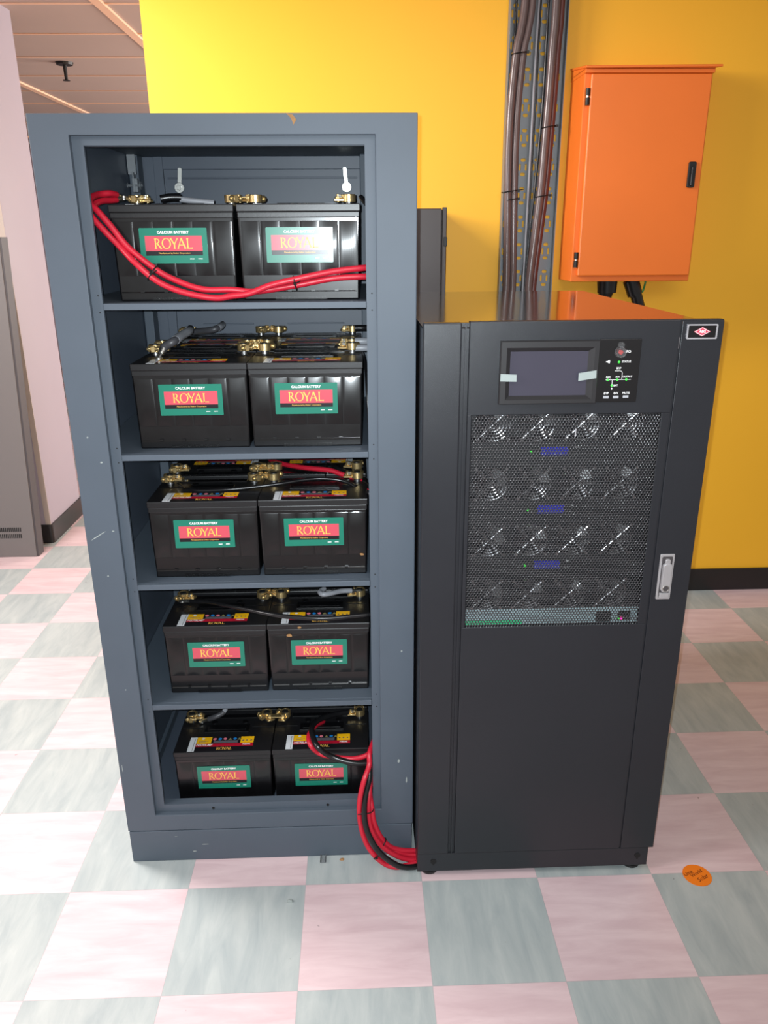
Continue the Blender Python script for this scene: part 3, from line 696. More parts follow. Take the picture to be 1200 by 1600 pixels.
# ================================================================ clamps and links
def clamp_mb(mb, x, y, z, ang, tab=0.020, mi=0, steel=1):
    """post clamp at x,y, tab pointing along ang"""
    m = MB(); m.collar((0,0,0), 0.0088, 0.0125, 0.013, 20, mi)
    m.box(-0.004, 0.004, -0.021, -0.011, 0.001, 0.012, mi).box(-0.004, 0.004, -0.0105, -0.009, 0.001, 0.012, mi)
    m.cyl((-0.012, -0.0165, 0.0065), (0.012, -0.0165, 0.0065), 0.0032, seg=10, mi=mi); m.cyl((-0.0095, -0.0165, 0.0065), (-0.005, -0.0165, 0.0065), 0.0062, seg=6, mi=mi); m.cyl((0.0085, -0.0165, 0.0065), (0.012, -0.0165, 0.0065), 0.0058, seg=6, mi=mi)
    m.box(0.010, 0.012+tab, -0.0085, 0.0085, 0.0015, 0.0055, mi)
    m.cyl((0.004+tab, 0, 0.0055), (0.004+tab, 0, 0.0095), 0.0068, seg=6, mi=mi); m.cyl((0.004+tab, 0, 0.0), (0.004+tab, 0, 0.0135), 0.0034, seg=10, mi=mi)
    m.xf(T(x, y, z) @ Matrix.Rotation(ang, 4, 'Z') @ Matrix.Diagonal((1.2, 1.2, 1.28, 1))); mb.add(m.v, m.f); mb.m[-len(m.m):] = m.m
    return mb
Z0 = 0.2005
def post(lv, r, s, side):      # side -1 left post, +1 right post in world x
    sx = 0.104*side
    by = [o for o in bpy.data.objects if o.get('category') == 'battery']
    yy = ROWY[r] + ({3: -0.012, 1: -0.004}.get(lv, 0.0) if r == 1 else 0.0) + (0.0585 if r != 2 else -0.0585)
    return (BX[(lv, r, s)]+sx, yy, BZ[lv]+Z0)
ROWN = {1: 'front row', 2: 'second row', 3: 'rear row'}
lug_i = 0
for lv, rows in ((1, (1,)), (2, (1, 2, 3)), (3, (1, 2)), (4, (1, 2)), (5, (1, 2))):
    for r in rows:
        a = post(lv, r, 0, 1); b = post(lv, r, 1, -1)
        t = Thing('battery_link', f'brass link joining the two {ROWN[r]} batteries on the {LEVEL[lv]}', 'battery link', a, 'brass links between neighbouring batteries')
        fwd = -1 if r != 2 else 1
        j = random.uniform(-0.25, 0.25)
        dirs = (0.55, PI-0.55) if fwd < 0 else (-0.35, PI+0.35)
        if lv == 5: dirs = (-1.15, PI+1.15)
        c1 = MB(); clamp_mb(c1, a[0], a[1], a[2], dirs[0]+j*0.5, 0.014); c2 = MB(); clamp_mb(c2, b[0], b[1], b[2], dirs[1]+j, 0.014)
        t.part(c1, 'post_clamp', M['brass'], bevel=0.0007, seg=1, smooth=True); t.part(c2, 'post_clamp', M['brass'], bevel=0.0007, seg=1, smooth=True)
        e1 = Vector((a[0]+0.018*math.cos(dirs[0]+j*0.5), a[1]+0.018*math.sin(dirs[0]+j*0.5), a[2])); e2 = Vector((b[0]+0.018*math.cos(dirs[1]+j), b[1]+0.018*math.sin(dirs[1]+j), b[2]))
        d = e2-e1; ang = math.atan2(d.y, d.x); L0 = d.length
        bar = MB().prism(rrect(-0.008, L0+0.008, -0.008, 0.008, 0.006), 0.0035); bar.xf(T(e1.x, e1.y, e1.z+0.0098) @ Matrix.Rotation(ang, 4, 'Z'))
        for e in (e1, e2): bar.cyl((e.x, e.y, e.z+0.0133), (e.x, e.y, e.z+0.018), 0.0062, seg=6)
        t.part(bar, 'link_bar', M['brass'], bevel=0.0006, seg=1)
        for s, side, p in ((0, 'left', post(lv, r, 0, -1)), (1, 'right', post(lv, r, 1, 1))):
            t2 = Thing('terminal_clamp', f'brass clamp on the outer {side} terminal, {ROWN[r]} of the {LEVEL[lv]}', 'terminal clamp', p, 'brass clamps on the outer battery terminals')
            ang = random.uniform(-0.3, 0.2) if s == 0 else PI-random.uniform(-0.3, 0.3)
            m_ = MB(); clamp_mb(m_, p[0], p[1], p[2], ang, 0.016)
            t2.part(m_, 'clamp_body', M['brass'], bevel=0.0007, seg=1, smooth=True)
            ex, ey = p[0]+0.020*math.cos(ang), p[1]+0.020*math.sin(ang)
            t2.part(MB().cyl((ex, ey, p[2]+0.0095), (ex, ey, p[2]+0.012), 0.0078, seg=16).cyl((ex, ey, p[2]+0.012), (ex, ey, p[2]+0.0165), 0.006, seg=6), 'bolt', M['steel'], bevel=0.0004, seg=1)
PATHS = {
    'top_red_a': [(0.239,0.27,1.663),(0.231,0.25,1.665),(0.213,0.23,1.662),(0.209,0.19,1.654),(0.215,0.16,1.641),(0.232,0.145,1.627),(0.258,0.14,1.596),(0.288,0.138,1.556),(0.337,0.138,1.514),(0.375,0.138,1.492),(0.432,0.136,1.472),(0.493,0.138,1.47),(0.543,0.14,1.466),(0.625,0.14,1.477),(0.708,0.145,1.491),(0.78,0.155,1.494),(0.797,0.175,1.494)],
    'top_red_b': [(0.236,0.275,1.653),(0.228,0.255,1.651),(0.218,0.23,1.649),(0.21,0.2,1.641),(0.211,0.165,1.629),(0.219,0.148,1.615),(0.24,0.142,1.591),(0.27,0.14,1.558),(0.302,0.126,1.526),(0.338,0.126,1.493),(0.376,0.126,1.473),(0.421,0.126,1.46),(0.464,0.127,1.454),(0.494,0.126,1.458),(0.532,0.126,1.463),(0.577,0.126,1.479),(0.627,0.128,1.49),(0.708,0.14,1.505),(0.781,0.155,1.512),(0.797,0.175,1.512)],
    'mid_red': [(0.479,0.6,0.975),(0.531,0.45,1.004),(0.57,0.4,1.009),(0.614,0.36,1.013),(0.656,0.34,1.014),(0.684,0.33,1.013),(0.711,0.32,1.006),(0.738,0.31,1.0),(0.765,0.29,0.993),(0.785,0.26,0.98),(0.798,0.25,0.961)],
    'mid_black': [(0.631,0.6,0.967),(0.66,0.5,0.984),(0.693,0.4,1.0),(0.724,0.36,0.998),(0.751,0.32,0.996),(0.772,0.28,0.993),(0.788,0.25,0.986),(0.798,0.24,0.97)],
    'mid_thin': [(0.304,0.295,0.995),(0.351,0.232,0.998),(0.415,0.222,1.0),(0.488,0.229,1.003),(0.561,0.24,1.008),(0.634,0.261,1.012),(0.691,0.264,1.01),(0.735,0.256,1.0),(0.769,0.219,0.985),(0.776,0.17,1.007),(0.783,0.155,0.998),(0.784,0.15,0.979),(0.784,0.145,0.949)],
    's4_black': [(0.315,0.26,0.688),(0.367,0.238,0.695),(0.415,0.207,0.7),(0.469,0.176,0.704),(0.521,0.147,0.706),(0.57,0.13,0.705),(0.63,0.12,0.704),(0.683,0.121,0.702),(0.737,0.13,0.702),(0.785,0.142,0.7),(0.81,0.168,0.69)],
    's4_grey': [(0.73,0.289,0.695),(0.704,0.277,0.7),(0.679,0.255,0.705),(0.658,0.245,0.707),(0.649,0.26,0.707),(0.659,0.283,0.705)],
    's5_grey': [(0.328,0.284,0.315),(0.347,0.279,0.325),(0.364,0.286,0.33),(0.372,0.296,0.335),(0.374,0.32,0.335)],
    's5_red': [(0.644,0.279,0.3),(0.629,0.245,0.315),(0.617,0.206,0.325),(0.61,0.176,0.325),(0.617,0.151,0.315),(0.636,0.155,0.289),(0.66,0.148,0.284),(0.69,0.145,0.28),(0.728,0.142,0.278),(0.763,0.14,0.289),(0.786,0.15,0.307),(0.795,0.17,0.313)],
    's5_black': [(0.713,0.3,0.315),(0.675,0.283,0.32),(0.634,0.244,0.33),(0.618,0.197,0.338),(0.625,0.152,0.335),(0.639,0.127,0.325),(0.667,0.135,0.294),(0.708,0.128,0.28),(0.751,0.128,0.272),(0.784,0.14,0.27),(0.796,0.17,0.256)],
    'fall_red_a': [(0.795,0.17,0.316),(0.785,0.135,0.301),(0.769,0.11,0.28),(0.756,0.085,0.257),(0.745,0.075,0.215),(0.741,0.07,0.172),(0.745,0.065,0.122),(0.758,0.055,0.078),(0.779,0.045,0.047),(0.805,0.045,0.018),(0.833,0.043,0.008),(0.863,0.047,0.008),(0.895,0.06,0.008),(0.905,0.068,0.008)],
    'fall_black': [(0.794,0.17,0.275),(0.785,0.13,0.277),(0.771,0.1,0.251),(0.758,0.08,0.211),(0.754,0.065,0.176),(0.756,0.055,0.143),(0.766,0.045,0.11),(0.791,0.03,0.071),(0.827,0.027,0.036),(0.856,0.03,0.019),(0.891,0.043,0.008),(0.905,0.051,0.008)],
    'fall_red_b': [(0.795,0.17,0.23),(0.786,0.13,0.233),(0.774,0.1,0.213),(0.765,0.08,0.175),(0.767,0.07,0.129),(0.779,0.06,0.096),(0.803,0.055,0.062),(0.834,0.055,0.036),(0.863,0.06,0.017),(0.893,0.067,0.008),(0.905,0.075,0.008)],
    'fall_red_c': [(0.797,0.17,0.214),(0.788,0.135,0.216),(0.779,0.105,0.196),(0.774,0.085,0.165),(0.779,0.075,0.128),(0.795,0.07,0.086),(0.819,0.07,0.052),(0.851,0.075,0.033),(0.894,0.085,0.021),(0.905,0.093,0.021)],
    'fall_red_d': [(0.794,0.17,0.188),(0.783,0.12,0.19),(0.77,0.095,0.166),(0.772,0.085,0.129),(0.788,0.075,0.088),(0.811,0.072,0.051),(0.84,0.07,0.032),(0.864,0.075,0.019),(0.894,0.08,0.011),(0.905,0.088,0.011)],
    's2_grey_a': [(0.316,0.232,1.335),(0.321,0.238,1.342),(0.34,0.241,1.352),(0.346,0.3,1.358),(0.349,0.365,1.36),(0.328,0.49,1.352)],
    's2_grey_b': [(0.303,0.606,1.33),(0.332,0.587,1.335),(0.368,0.567,1.34),(0.385,0.576,1.345),(0.386,0.619,1.345),(0.375,0.706,1.34)],
}

for k_, L_ in PATHS.items():
    if k_.startswith('fall_'):
        L_[0] = (0.786, 0.175, L_[0][2]); L_[1] = (0.7705, 0.128, L_[1][2]+0.004); L_[2] = (min(L_[2][0], 0.769), L_[2][1], L_[2][2])
def pcable(key, r, m, label, name='cable', cat='cable', group=None, lug=None, sleeve=None):
    t = Thing(name, label, cat, PATHS[key][0], group)
    P = smoothpath(PATHS[key], 6)
    t.part(MB().tube(P, r, 14), 'insulation', M[m], smooth=True)
    if sleeve:
        n = int(sleeve*6); t.part(MB().tube(P[:n+1], r*1.12, 14), 'heatshrink_sleeve', M['shrink' if m != 'red_cable' else 'red_cable'], smooth=True)
    if lug:
        a = Vector(P[0]); d = (a-Vector(P[2])).normalized(); e = a+d*0.026; n_ = Vector((0, 0, 1))
        mb = MB().cyl(a, a+d*0.012, r*0.9, r*0.7, 12); mb.cyl(a+d*0.010, e, 0.0045, 0.0045, 8).cyl(e-n_*0.0018, e+n_*0.0018, 0.0085, seg=18)
        t.part(mb, 'cable_lug', M['steel'], smooth=True)
    return t
pcable('top_red_a', 0.0065, 'red_cable', 'red cable drooping across the top shelf, on top where the pair leaves its left clamp', 'red_cable', group='red cables across the top shelf', lug=True)
pcable('top_red_b', 0.0065, 'red_cable', 'red cable drooping across the top shelf, lowest strand of the pair in the middle', 'red_cable', group='red cables across the top shelf', lug=True)
pcable('mid_red', 0.0065, 'red_cable', 'red cable crossing the batteries at the right of the middle shelf', 'red_cable')
pcable('mid_black', 0.0065, 'black_cable', 'thick black cable tied to the red one on the middle shelf', 'black_cable')
pcable('mid_thin', 0.0042, 'black_cable', 'thin glossy black cable running the width of the middle shelf and down its right side', 'black_cable')
pcable('s4_black', 0.0055, 'black_cable', 'black cable across both front batteries on the fourth shelf from the top', 'black_cable', lug=True)
pcable('s4_grey', 0.0065, 'grey_cable', 'short grey cable loop under the middle shelf, right of centre', 'grey_cable', lug=True)
pcable('s5_grey', 0.0065, 'grey_cable', 'short grey cable with a silver lug at the left of the lowest batteries', 'grey_cable', lug=True, sleeve=2.5)
pcable('s5_red', 0.0065, 'red_cable', 'red cable looping over the lowest right battery to the right frame', 'red_cable')
pcable('s5_black', 0.0075, 'black_cable', 'thick black cable looping over the lowest right battery beside the red one', 'black_cable')
pcable('fall_red_a', 0.0068, 'red_cable', 'outermost red cable falling from the battery cabinet to the floor', 'red_cable', group='cables falling from the battery cabinet')
pcable('fall_black', 0.0075, 'black_cable', 'black cable falling among red ones from the battery cabinet to the floor', 'black_cable', group='cables falling from the battery cabinet')
pcable('fall_red_b', 0.0066, 'red_cable', 'red cable just right of the black one in the falling bundle', 'red_cable', group='cables falling from the battery cabinet')
pcable('fall_red_c', 0.0070, 'red_cable', 'innermost red cable of the bundle, topmost where it meets the black cabinet', 'red_cable', group='cables falling from the battery cabinet')
pcable('fall_red_d', 0.0066, 'red_cable', 'second innermost red cable of the falling bundle', 'red_cable', group='cables falling from the battery cabinet')
pcable('s2_grey_a', 0.0095, 'shrink', 'grey sleeved jumper from the front left clamp rearward on the second shelf', 'jumper_cable', lug=True)
pcable('s2_grey_b', 0.0085, 'shrink', 'short grey jumper curling back at the rear left of the second shelf', 'jumper_cable', lug=True)
for o in [x for x in bpy.data.objects if x.get('label', '').startswith(('grey sleeved', 'short grey jumper'))]:
    key = 's2_grey_a' if 'sleeved' in o['label'] else 's2_grey_b'
    P = smoothpath(PATHS[key], 6); n = len(P); q = P[int(n*0.55):] if key.endswith('b') else P[int(n*0.42):int(n*0.86)]
    mb = MB().tube(q, 0.0103 if key.endswith('a') else 0.0092, 14); mb.xf(T(-o.location.x, -o.location.y, -o.location.z)); mb.build('grey_insulation', M['grey_cable'], o, smooth=True)
# cables entering from the right on shelf 2 and shelf 1
for i, (z, yy, rr, mm, lab) in enumerate(((1.332, 0.36, 0.009, 'grey_cable', 'upper grey cable end at the right rear of the second shelf'), (1.324, 0.30, 0.008, 'grey_cable', 'lower grey cable end at the right front clamp of the second shelf'), (1.334, 0.63, 0.009, 'black_cable', 'black cable end at the rear right clamp of the second shelf'))):
    cable('cable_end', [(0.752, yy, z), (0.775, yy, z), (0.80, yy+0.01, z-0.004), (0.835, yy+0.03, z-0.03), (0.845, yy+0.04, z-0.15)], rr, M[mm], lab)
cable('thin_cable', [(0.768,0.302,1.316),(0.7735,0.25,1.30),(0.776,0.19,1.26),(0.779,0.17,1.20),(0.781,0.165,1.128)], 0.0026, M['black_cable'], 'thin black cable beside the front right battery on the second shelf')
cable('jumper_cable', [(0.325,0.305,1.6555),(0.345,0.310,1.659),(0.368,0.316,1.659)], 0.0085, M['black_cable'], 'short black sleeved cable end lying on the left top-shelf battery')
cable('jumper_cable', [(0.366,0.316,1.655),(0.40,0.318,1.651),(0.44,0.322,1.6475)], 0.0065, M['grey_cable'], 'grey cable continuing from the black sleeve on the left top-shelf battery')
cable('thin_cable', [(0.770,0.24,1.655),(0.785,0.20,1.635),(0.80,0.17,1.62)], 0.005, M['black_cable'], 'thin black cable dropping at the right edge of the top shelf')
def wrap(P0, axis, ra, rb, label, tail=(0.012, 0, 0.006), tilt=None):
    """tie around a point: ellipse perpendicular to axis; ra across, rb other"""
    c = Vector(P0); d = Vector(axis).normalized(); a = Vector((0, -1, 0)); a = (a-d*a.dot(d)).normalized(); b = d.cross(a)
    mb = MB(); mb.tube([c+a*(rb*math.cos(2*PI*k/24))+b*(ra*math.sin(2*PI*k/24)) for k in range(25)], 0.0016, 6, cap=False)
    e = c+a*rb; mb.cyl(e-d*0.003, e+d*0.003, 0.0034, seg=6)
    mb.tube([e, e+Vector(tail)], 0.0013, 5)
    return solo(mb, 'cable_tie', M['tie'], label, 'cable tie')
wrap((0.334, 0.131, 1.505), (0.72, 0, -0.55), 0.017, 0.012, 'black tie around the red cables below the left top battery')
wrap((0.629, 0.134, 1.482), (1, 0, 0.2), 0.015, 0.014, 'black tie around the red cables below the right top battery')
wrap((0.757, 0.078, 0.165), (0.05, -0.1, -1), 0.021, 0.016, 'black tie around the falling bundle at the cabinet sill', tail=(-0.020, -0.002, 0.0))
wrap((0.7985, 0.066, 0.067), (0.75, 0, -0.66), 0.0165, 0.013, 'black tie around the inner red cables above the floor', tail=(0.005, -0.002, 0.007))
wrap((0.7835, 0.045, 0.047), (0.6, 0, -0.7), 0.0095, 0.0095, 'small black tie on the outermost falling cables near the floor', tail=(-0.005, -0.002, -0.004))
wrap((0.672, 0.345, 1.006), (1, -0.2, 0), 0.020, 0.012, 'black tie on the red cable of the middle shelf', tail=(0.004, 0, 0.012))

# ================================================================ power cabinet (UPS)
U = Thing('power_supply_cabinet', 'black steel power supply cabinet with a touch screen and perforated door', 'electrical cabinet', (1.19, 0.01, 0))
UX0, UX1 = 0.889, 1.489
U.part(MB().box(UX0, UX0+0.006, 0.030, 1.03, 0.022, 1.398), 'side_panel', M['black_paint'])
U.part(MB().box(UX1-0.006, UX1, 0.030, 1.03, 0.022, 1.398), 'side_panel', M['black_paint'])
U.part(MB().box(UX0, UX1, 1.022, 1.032, 0.022, 1.398), 'rear_panel', M['black_paint'])
U.part(MB().box(UX0+0.001, UX1-0.001, 0.030, 1.022, 0.024, 0.034), 'floor_plate', M['black_paint'])
U.part(MB().box(UX0, UX1+0.002, 0.016, 1.032, 1.398, 1.402), 'top_panel', M['top_paint'])
U.part(MB().box(UX0+0.006, UX1-0.006, 0.13, 0.14, 0.034, 1.398), 'inner_wall', M['void'])
U.part(MB().box(UX0, UX1+0.0, 0.012, 0.030, 0.020, 0.0765), 'lower_panel', M['black_paint'], bevel=0.0015)
U.part(MB().box(UX0, 0.9675, 0.010, 0.030, 0.0775, 1.4105), 'front_post', M['black_paint'], bevel=0.003)
U.part(MB().box(0.966, 0.983, 0.0165, 0.030, 0.0775, 1.4095).box(0.9745, 0.9775, 0.013, 0.0165, 0.0775, 1.4085), 'post_channel', M['black_paint'])
for xx, zz in ((0.930, 0.052), (1.462, 0.052)):
    U.part(MB().cyl((xx, 0.0122, zz), (xx, 0.0108, zz), 0.0078, seg=20).box(xx-0.002, xx+0.002, 0.0106, 0.0122, zz-0.011, zz), 'bolt_hole', M['void'])
for xx in (0.922, 1.458):
    for yy in (0.045, 0.98):
        U.part(MB().cyl((xx, yy, 0.0), (xx, yy, 0.008), 0.024, 0.024, 20).cyl((xx, yy, 0.008), (xx, yy, 0.026), 0.012, 0.012, 12), 'levelling_foot', M['rubber'], bevel=0.002)
# door
DX0, DX1, DZ0, DZ1 = 0.9835, 1.500, 0.0785, 1.4125
MX0, MX1, MZ0, MZ1 = 0.992, 1.392, 0.727, 1.222
dm = MB()
dm.box(DX0, 1.4105, 0.010, 0.013, MZ1, DZ1-0.0005).box(DX0, 1.4105, 0.010, 0.013, DZ0, MZ0)
dm.box(DX0, MX0, 0.010, 0.013, MZ0, MZ1).box(MX1, 1.4105, 0.010, 0.013, MZ0, MZ1)
dm.box(DX0, DX0+0.003, 0.013, 0.030, DZ0, DZ1).box(DX0, DX1, 0.013, 0.030, DZ1-0.003, DZ1).box(DX0, DX1, 0.013, 0.030, DZ0, DZ0+0.003)
dm.box(1.4145, DX1, 0.010, 0.013, DZ0, DZ1-0.002).box(1.4095, 1.4155, 0.0132, 0.016, DZ0, DZ1).box(DX1-0.003, DX1, 0.013, 0.030, DZ0, DZ1-0.002)
door = U.part(dm, 'door', M['black_paint'], bevel=0.0012)
U.part(MB().cyl((1.4118, 0.0105, 1.355), (1.4118, 0.0105, 1.378), 0.0014, seg=8), 'hinge_pin', M['rack_dark'], under=door)
# perforated sheet: honeycomb of real holes
def honeycomb(x0, x1, z0, z1, yf, pitch, web, th):
    mb = MB(); R = pitch/math.sqrt(3); ri = R-web/math.sqrt(3)*1.0; vz = 1.5*R
    ca = [(math.sin(PI/3*k), math.cos(PI/3*k)) for k in range(6)]
    nz = int((z1-z0)/vz)+1; nx = int((x1-x0)/pitch)+1
    for j in range(nz):
        for i in range(nx):
            cx = x0+pitch*(i+(0.5 if j % 2 else 0.0)); czz = z0+vz*j
            if cx > x1 or czz > z1: continue
            vs = [(cx+R*s, yf-0.0004, czz+R*c) for s, c in ca]+[(cx+ri*s, yf+0.0001, czz+ri*c) for s, c in ca]+[(cx+ri*s, yf+th, czz+ri*c) for s, c in ca]
            fs = []
            for k in range(6):
                l = (k+1) % 6; fs.append((k, l, 6+l, 6+k)); fs.append((6+k, 6+l, 12+l, 12+k))
            mb.add(vs, fs)
    # solid margin
    mb.box(x0-0.010, x0-0.0005, yf, yf+th, z0-0.01, z1+0.01)
    return mb
hm = honeycomb(MX0+0.0015, MX1-0.0010, MZ0+0.002, MZ1-0.001, 0.0125, 0.00655, 0.0020, 0.0012)
M['mesh'] = mat('perforated_black_sheet', srgb(40, 41, 45), 0.2, spec=1.0)
hmo = U.part(hm, 'perforated_sheet', M['mesh'], under=door)
bm = bmesh.new(); bm.from_mesh(hmo.data); bmesh.ops.remove_doubles(bm, verts=bm.verts, dist=0.0002); bmesh.ops.recalc_face_normals(bm, faces=bm.faces); bm.to_mesh(hmo.data); bm.free()
hmo.data.polygons.foreach_set('use_smooth', [True]*len(hmo.data.polygons))
# touch screen
bz = MB(); x0, x1, z0, z1 = 1.0455, 1.2465, 1.2465, 1.3745
def frame(mb, o, i, yo, yi, mi=0):
    vs = [(o[0], yo, o[2]), (o[1], yo, o[2]), (o[1], yo, o[3]), (o[0], yo, o[3]), (i[0], yi, i[2]), (i[1], yi, i[2]), (i[1], yi, i[3]), (i[0], yi, i[3])]
    return mb.add(vs, [(0,1,5,4),(1,2,6,5),(2,3,7,6),(3,0,4,7)], mi)
A = (x0, x1, z0, z1); B_ = (x0+0.0015, x1-0.0015, z0+0.0015, z1-0.0015); C_ = (1.0575, 1.2365, 1.2555, 1.3615); D_ = (1.067, 1.2245, 1.2635, 1.3525); E_ = (1.0695, 1.2235, 1.2650, 1.3515)
frame(bz, A, A, 0.010, -0.002); frame(bz, A, B_, -0.002, -0.0035); frame(bz, B_, C_, -0.0035, -0.0035); frame(bz, C_, D_, -0.0035, 0.004); frame(bz, D_, E_, 0.004, 0.004)
ts_ = U.part(bz, 'touch_screen', M['bezel'])
U.part(MB().box(1.066, 1.226, 0.0035, 0.005, 1.262, 1.354), 'screen', M['screen'], under=ts_)
for i, (pts, lab) in enumerate((([(1.0465,1.3098),(1.0792,1.3078),(1.0795,1.2935),(1.0462,1.2945)], 'pale masking tape strip on the left edge of the touch screen'), ([(1.2060,1.3095),(1.2425,1.3150),(1.2432,1.2990),(1.2065,1.2935)], 'pale masking tape strip on the right edge of the touch screen'))):
    mb = MB().prism(pts, 0.0006, 0, T(0, -0.0037, 0) @ FRONT); solo(mb, 'masking_tape', M['tape'], lab, 'tape', 'tape strips on the touch screen')
# control panel
PX0, PX1, PZ0, PZ1 = 1.2470, 1.3335, 1.2470, 1.3755
cp_ = U.part(MB().box(PX0, PX1, 0.0055, 0.0105, PZ0, PZ1), 'control_panel', M['panel'], bevel=0.0008)
def cpos(px, py):
    l = 155-135*(py-100)/1430; r = 1090-150*(py-85)/1445
    return PX0+(PX1-PX0)*(px-l)/(r-l), PZ1-(PZ1-PZ0)*(py-90)/1440
def P3(px, py, y=0.005):
    a, b = cpos(px, py); return (a, y, b)
ln = MB()
def line(pts, w=0.0009):
    for a, b in zip(pts[:-1], pts[1:]):
        a = Vector(P3(*a, y=0.0052)); b = Vector(P3(*b, y=0.0052)); d = (b-a).normalized(); n = Vector((-d.z, 0, d.x))*w/2
        a = a-d*w*0.3; b = b+d*w*0.3
        ln.add([a+n, b+n, b-n, a-n], [(0, 1, 2, 3)])
line([(275, 1010), (830, 1003)]); line([(415, 1010), (405, 1180)]); line([(480, 805), (595, 805), (628, 818), (642, 850), (625, 1003)])
def ptxt(s, px, py, size, bold=0.02):
    a, b = cpos(px, py); merge(ln, text_mb(s, size, 0, bold, squeeze=0.95), T(a, 0.0052, b) @ FRONT)
ptxt('EPO', 768, 372, 0.0075); ptxt('STATUS', 735, 597, 0.0056); ptxt('BYP', 566, 748, 0.0060); ptxt('REC', 330, 950, 0.0056); ptxt('INV', 538, 948, 0.0056); ptxt('OUTPUT', 752, 942, 0.0054); ptxt('BAT', 488, 1142, 0.0052)
ptxt('BYP', 277, 1325, 0.0062); ptxt('INV', 493, 1323, 0.0062); ptxt('MUTE', 718, 1320, 0.0062)
a, b = cpos(325, 595); ln.add([(a-0.004,0.0052,b-0.001),(a-0.001,0.0052,b-0.001),(a+0.002,0.0052,b-0.0033),(a+0.002,0.0052,b+0.0033),(a-0.001,0.0052,b+0.001),(a-0.004,0.0052,b+0.001)], [(0,1,2,3,4,5)])
ln.add([(a+0.003,0.0052,b-0.003),(a+0.0042,0.0052,b-0.003),(a+0.0042,0.0052,b+0.003),(a+0.003,0.0052,b+0.003)], [(0,1,2,3)])
a, b = cpos(400, 1215); ln.cyl((a, 0.0052, b), (a, 0.0048, b), 0.0016, seg=12)
U.part(ln, 'printed_legend', M['white_text'], under=cp_)
for px, py in ((570, 602), (315, 1010), (527, 1008), (728, 1003), (403, 1142)):
    a, b = cpos(px, py); U.part(MB().sphere((a, 0.0050, b), 0.0022, sc=(1, 0.7, 1)), 'indicator_lamp', M['led_green'], under=cp_, smooth=True)
for px, py in ((267, 1410), (487, 1410), (707, 1403)):
    a, b = cpos(px, py); U.part(MB().box(a-0.0058, a+0.0058, 0.0040, 0.0058, b-0.0026, b+0.0026), 'push_button', M['button'], under=cp_, bevel=0.0004)
a, b = cpos(597, 375); U.part(MB().cyl((a, 0.006, b), (a, -0.001, b), 0.0045, seg=20), 'emergency_button', M['red_button'], under=cp_, bevel=0.0005)
cv = MB().ring((a, 0.004, b), (0, 1, 0), 0.0108, 0.0008, 28, 6).ring((a, -0.004, b), (0, 1, 0), 0.0095, 0.0008, 28, 6)
cv.cyl((a, 0.004, b), (a, -0.004, b), 0.0112, 0.0100, 28)
a2, b2 = cpos(620, 215); cv.cyl((a2, 0.005, b2), (a2, -0.002, b2), 0.0066, 0.0055, 20)
U.part(cv, 'button_cover', M['clear'], under=cp_, smooth=True)
# badge
cx, cz_ = 1.4555, 1.3885
bg = MB().prism(rrect(cx-0.0300, cx+0.0300, cz_-0.0135, cz_+0.0135, 0.0015), 0.002, 0, T(0, 0.010, 0) @ FRONT)
bdg = U.part(bg, 'badge', M['panel'])
fr = MB(); o_ = rrect(cx-0.0315, cx+0.0315, cz_-0.0150, cz_+0.0150, 0.0025); i_ = rrect(cx-0.0285, cx+0.0285, cz_-0.0122, cz_+0.0122, 0.0015); n = len(o_)
fr.add([(x, 0.0072, z) for x, z in o_]+[(x, 0.0072, z) for x, z in i_]+[(x, 0.010, z) for x, z in o_]+[(x, 0.010, z) for x, z in i_],
       [(k, (k+1) % n, n+(k+1) % n, n+k) for k in range(n)]+[(k, (k+1) % n, 2*n+(k+1) % n, 2*n+k) for k in range(n)]+[(n+k, n+(k+1) % n, 3*n+(k+1) % n, 3*n+k) for k in range(n)])
U.part(fr, 'badge_frame', M['chrome'], under=bdg)
lg = MB()
def dia(w, h, y, mi): lg.add([(cx-w, y, cz_), (cx, y, cz_-h), (cx+w, y, cz_), (cx, y, cz_+h)], [(0, 1, 2, 3)], mi)
dia(0.0172, 0.0092, 0.0078, 0); dia(0.0160, 0.0084, 0.0076, 1); dia(0.0138, 0.0071, 0.0074, 0)
merge(lg, text_mb('AEG', 0.0072, 0.1, 0.05), T(cx, 0.0070, cz_) @ FRONT, 1)
U.part(lg, 'badge_emblem', [M['logo_red'], M['white_text']], under=bdg)
# handle
hx, hz = 1.442, 0.846
hp = U.part(MB().prism(rrect(hx-0.0165, hx+0.0165, hz-0.0555, hz+0.0555, 0.003), 0.0035, 0, T(0, 0.010, 0) @ FRONT), 'handle', M['silver'], bevel=0.0012, under=door)
gr = MB(); gr.prism(rrect(hx-0.0118, hx+0.0118, hz-0.050, hz+0.050, 0.003), 0.0004, 0, T(0, 0.0065, 0) @ FRONT)
U.part(gr, 'handle_recess', M['rack_dark'], under=hp)
lv_ = MB().prism(rrect(hx-0.0105, hx+0.0105, hz-0.034, hz+0.036, 0.008, 6), 0.009, 0, T(0, 0.006, 0) @ FRONT)
lv_.prism(rrect(hx-0.006, hx+0.006, hz+0.030, hz+0.046, 0.005), 0.006, 0, T(0, 0.006, 0) @ FRONT)
lv_.prism(rrect(hx-0.0110, hx+0.0110, hz-0.0500, hz-0.0370, 0.002), 0.006, 0, T(0, 0.006, 0) @ FRONT)
U.part(lv_, 'handle_lever', M['silver'], under=hp, bevel=0.0018)
U.part(MB().cyl((hx, -0.003, hz-0.024), (hx, -0.0042, hz-0.024), 0.0068, seg=22), 'lock', M['rack_dark'], under=hp, bevel=0.0004)
U.part(MB().ring((hx, -0.0038, hz-0.024), (0, 1, 0), 0.0068, 0.0009, 24, 6), 'lock_ring', M['steel'], under=hp, smooth=True)
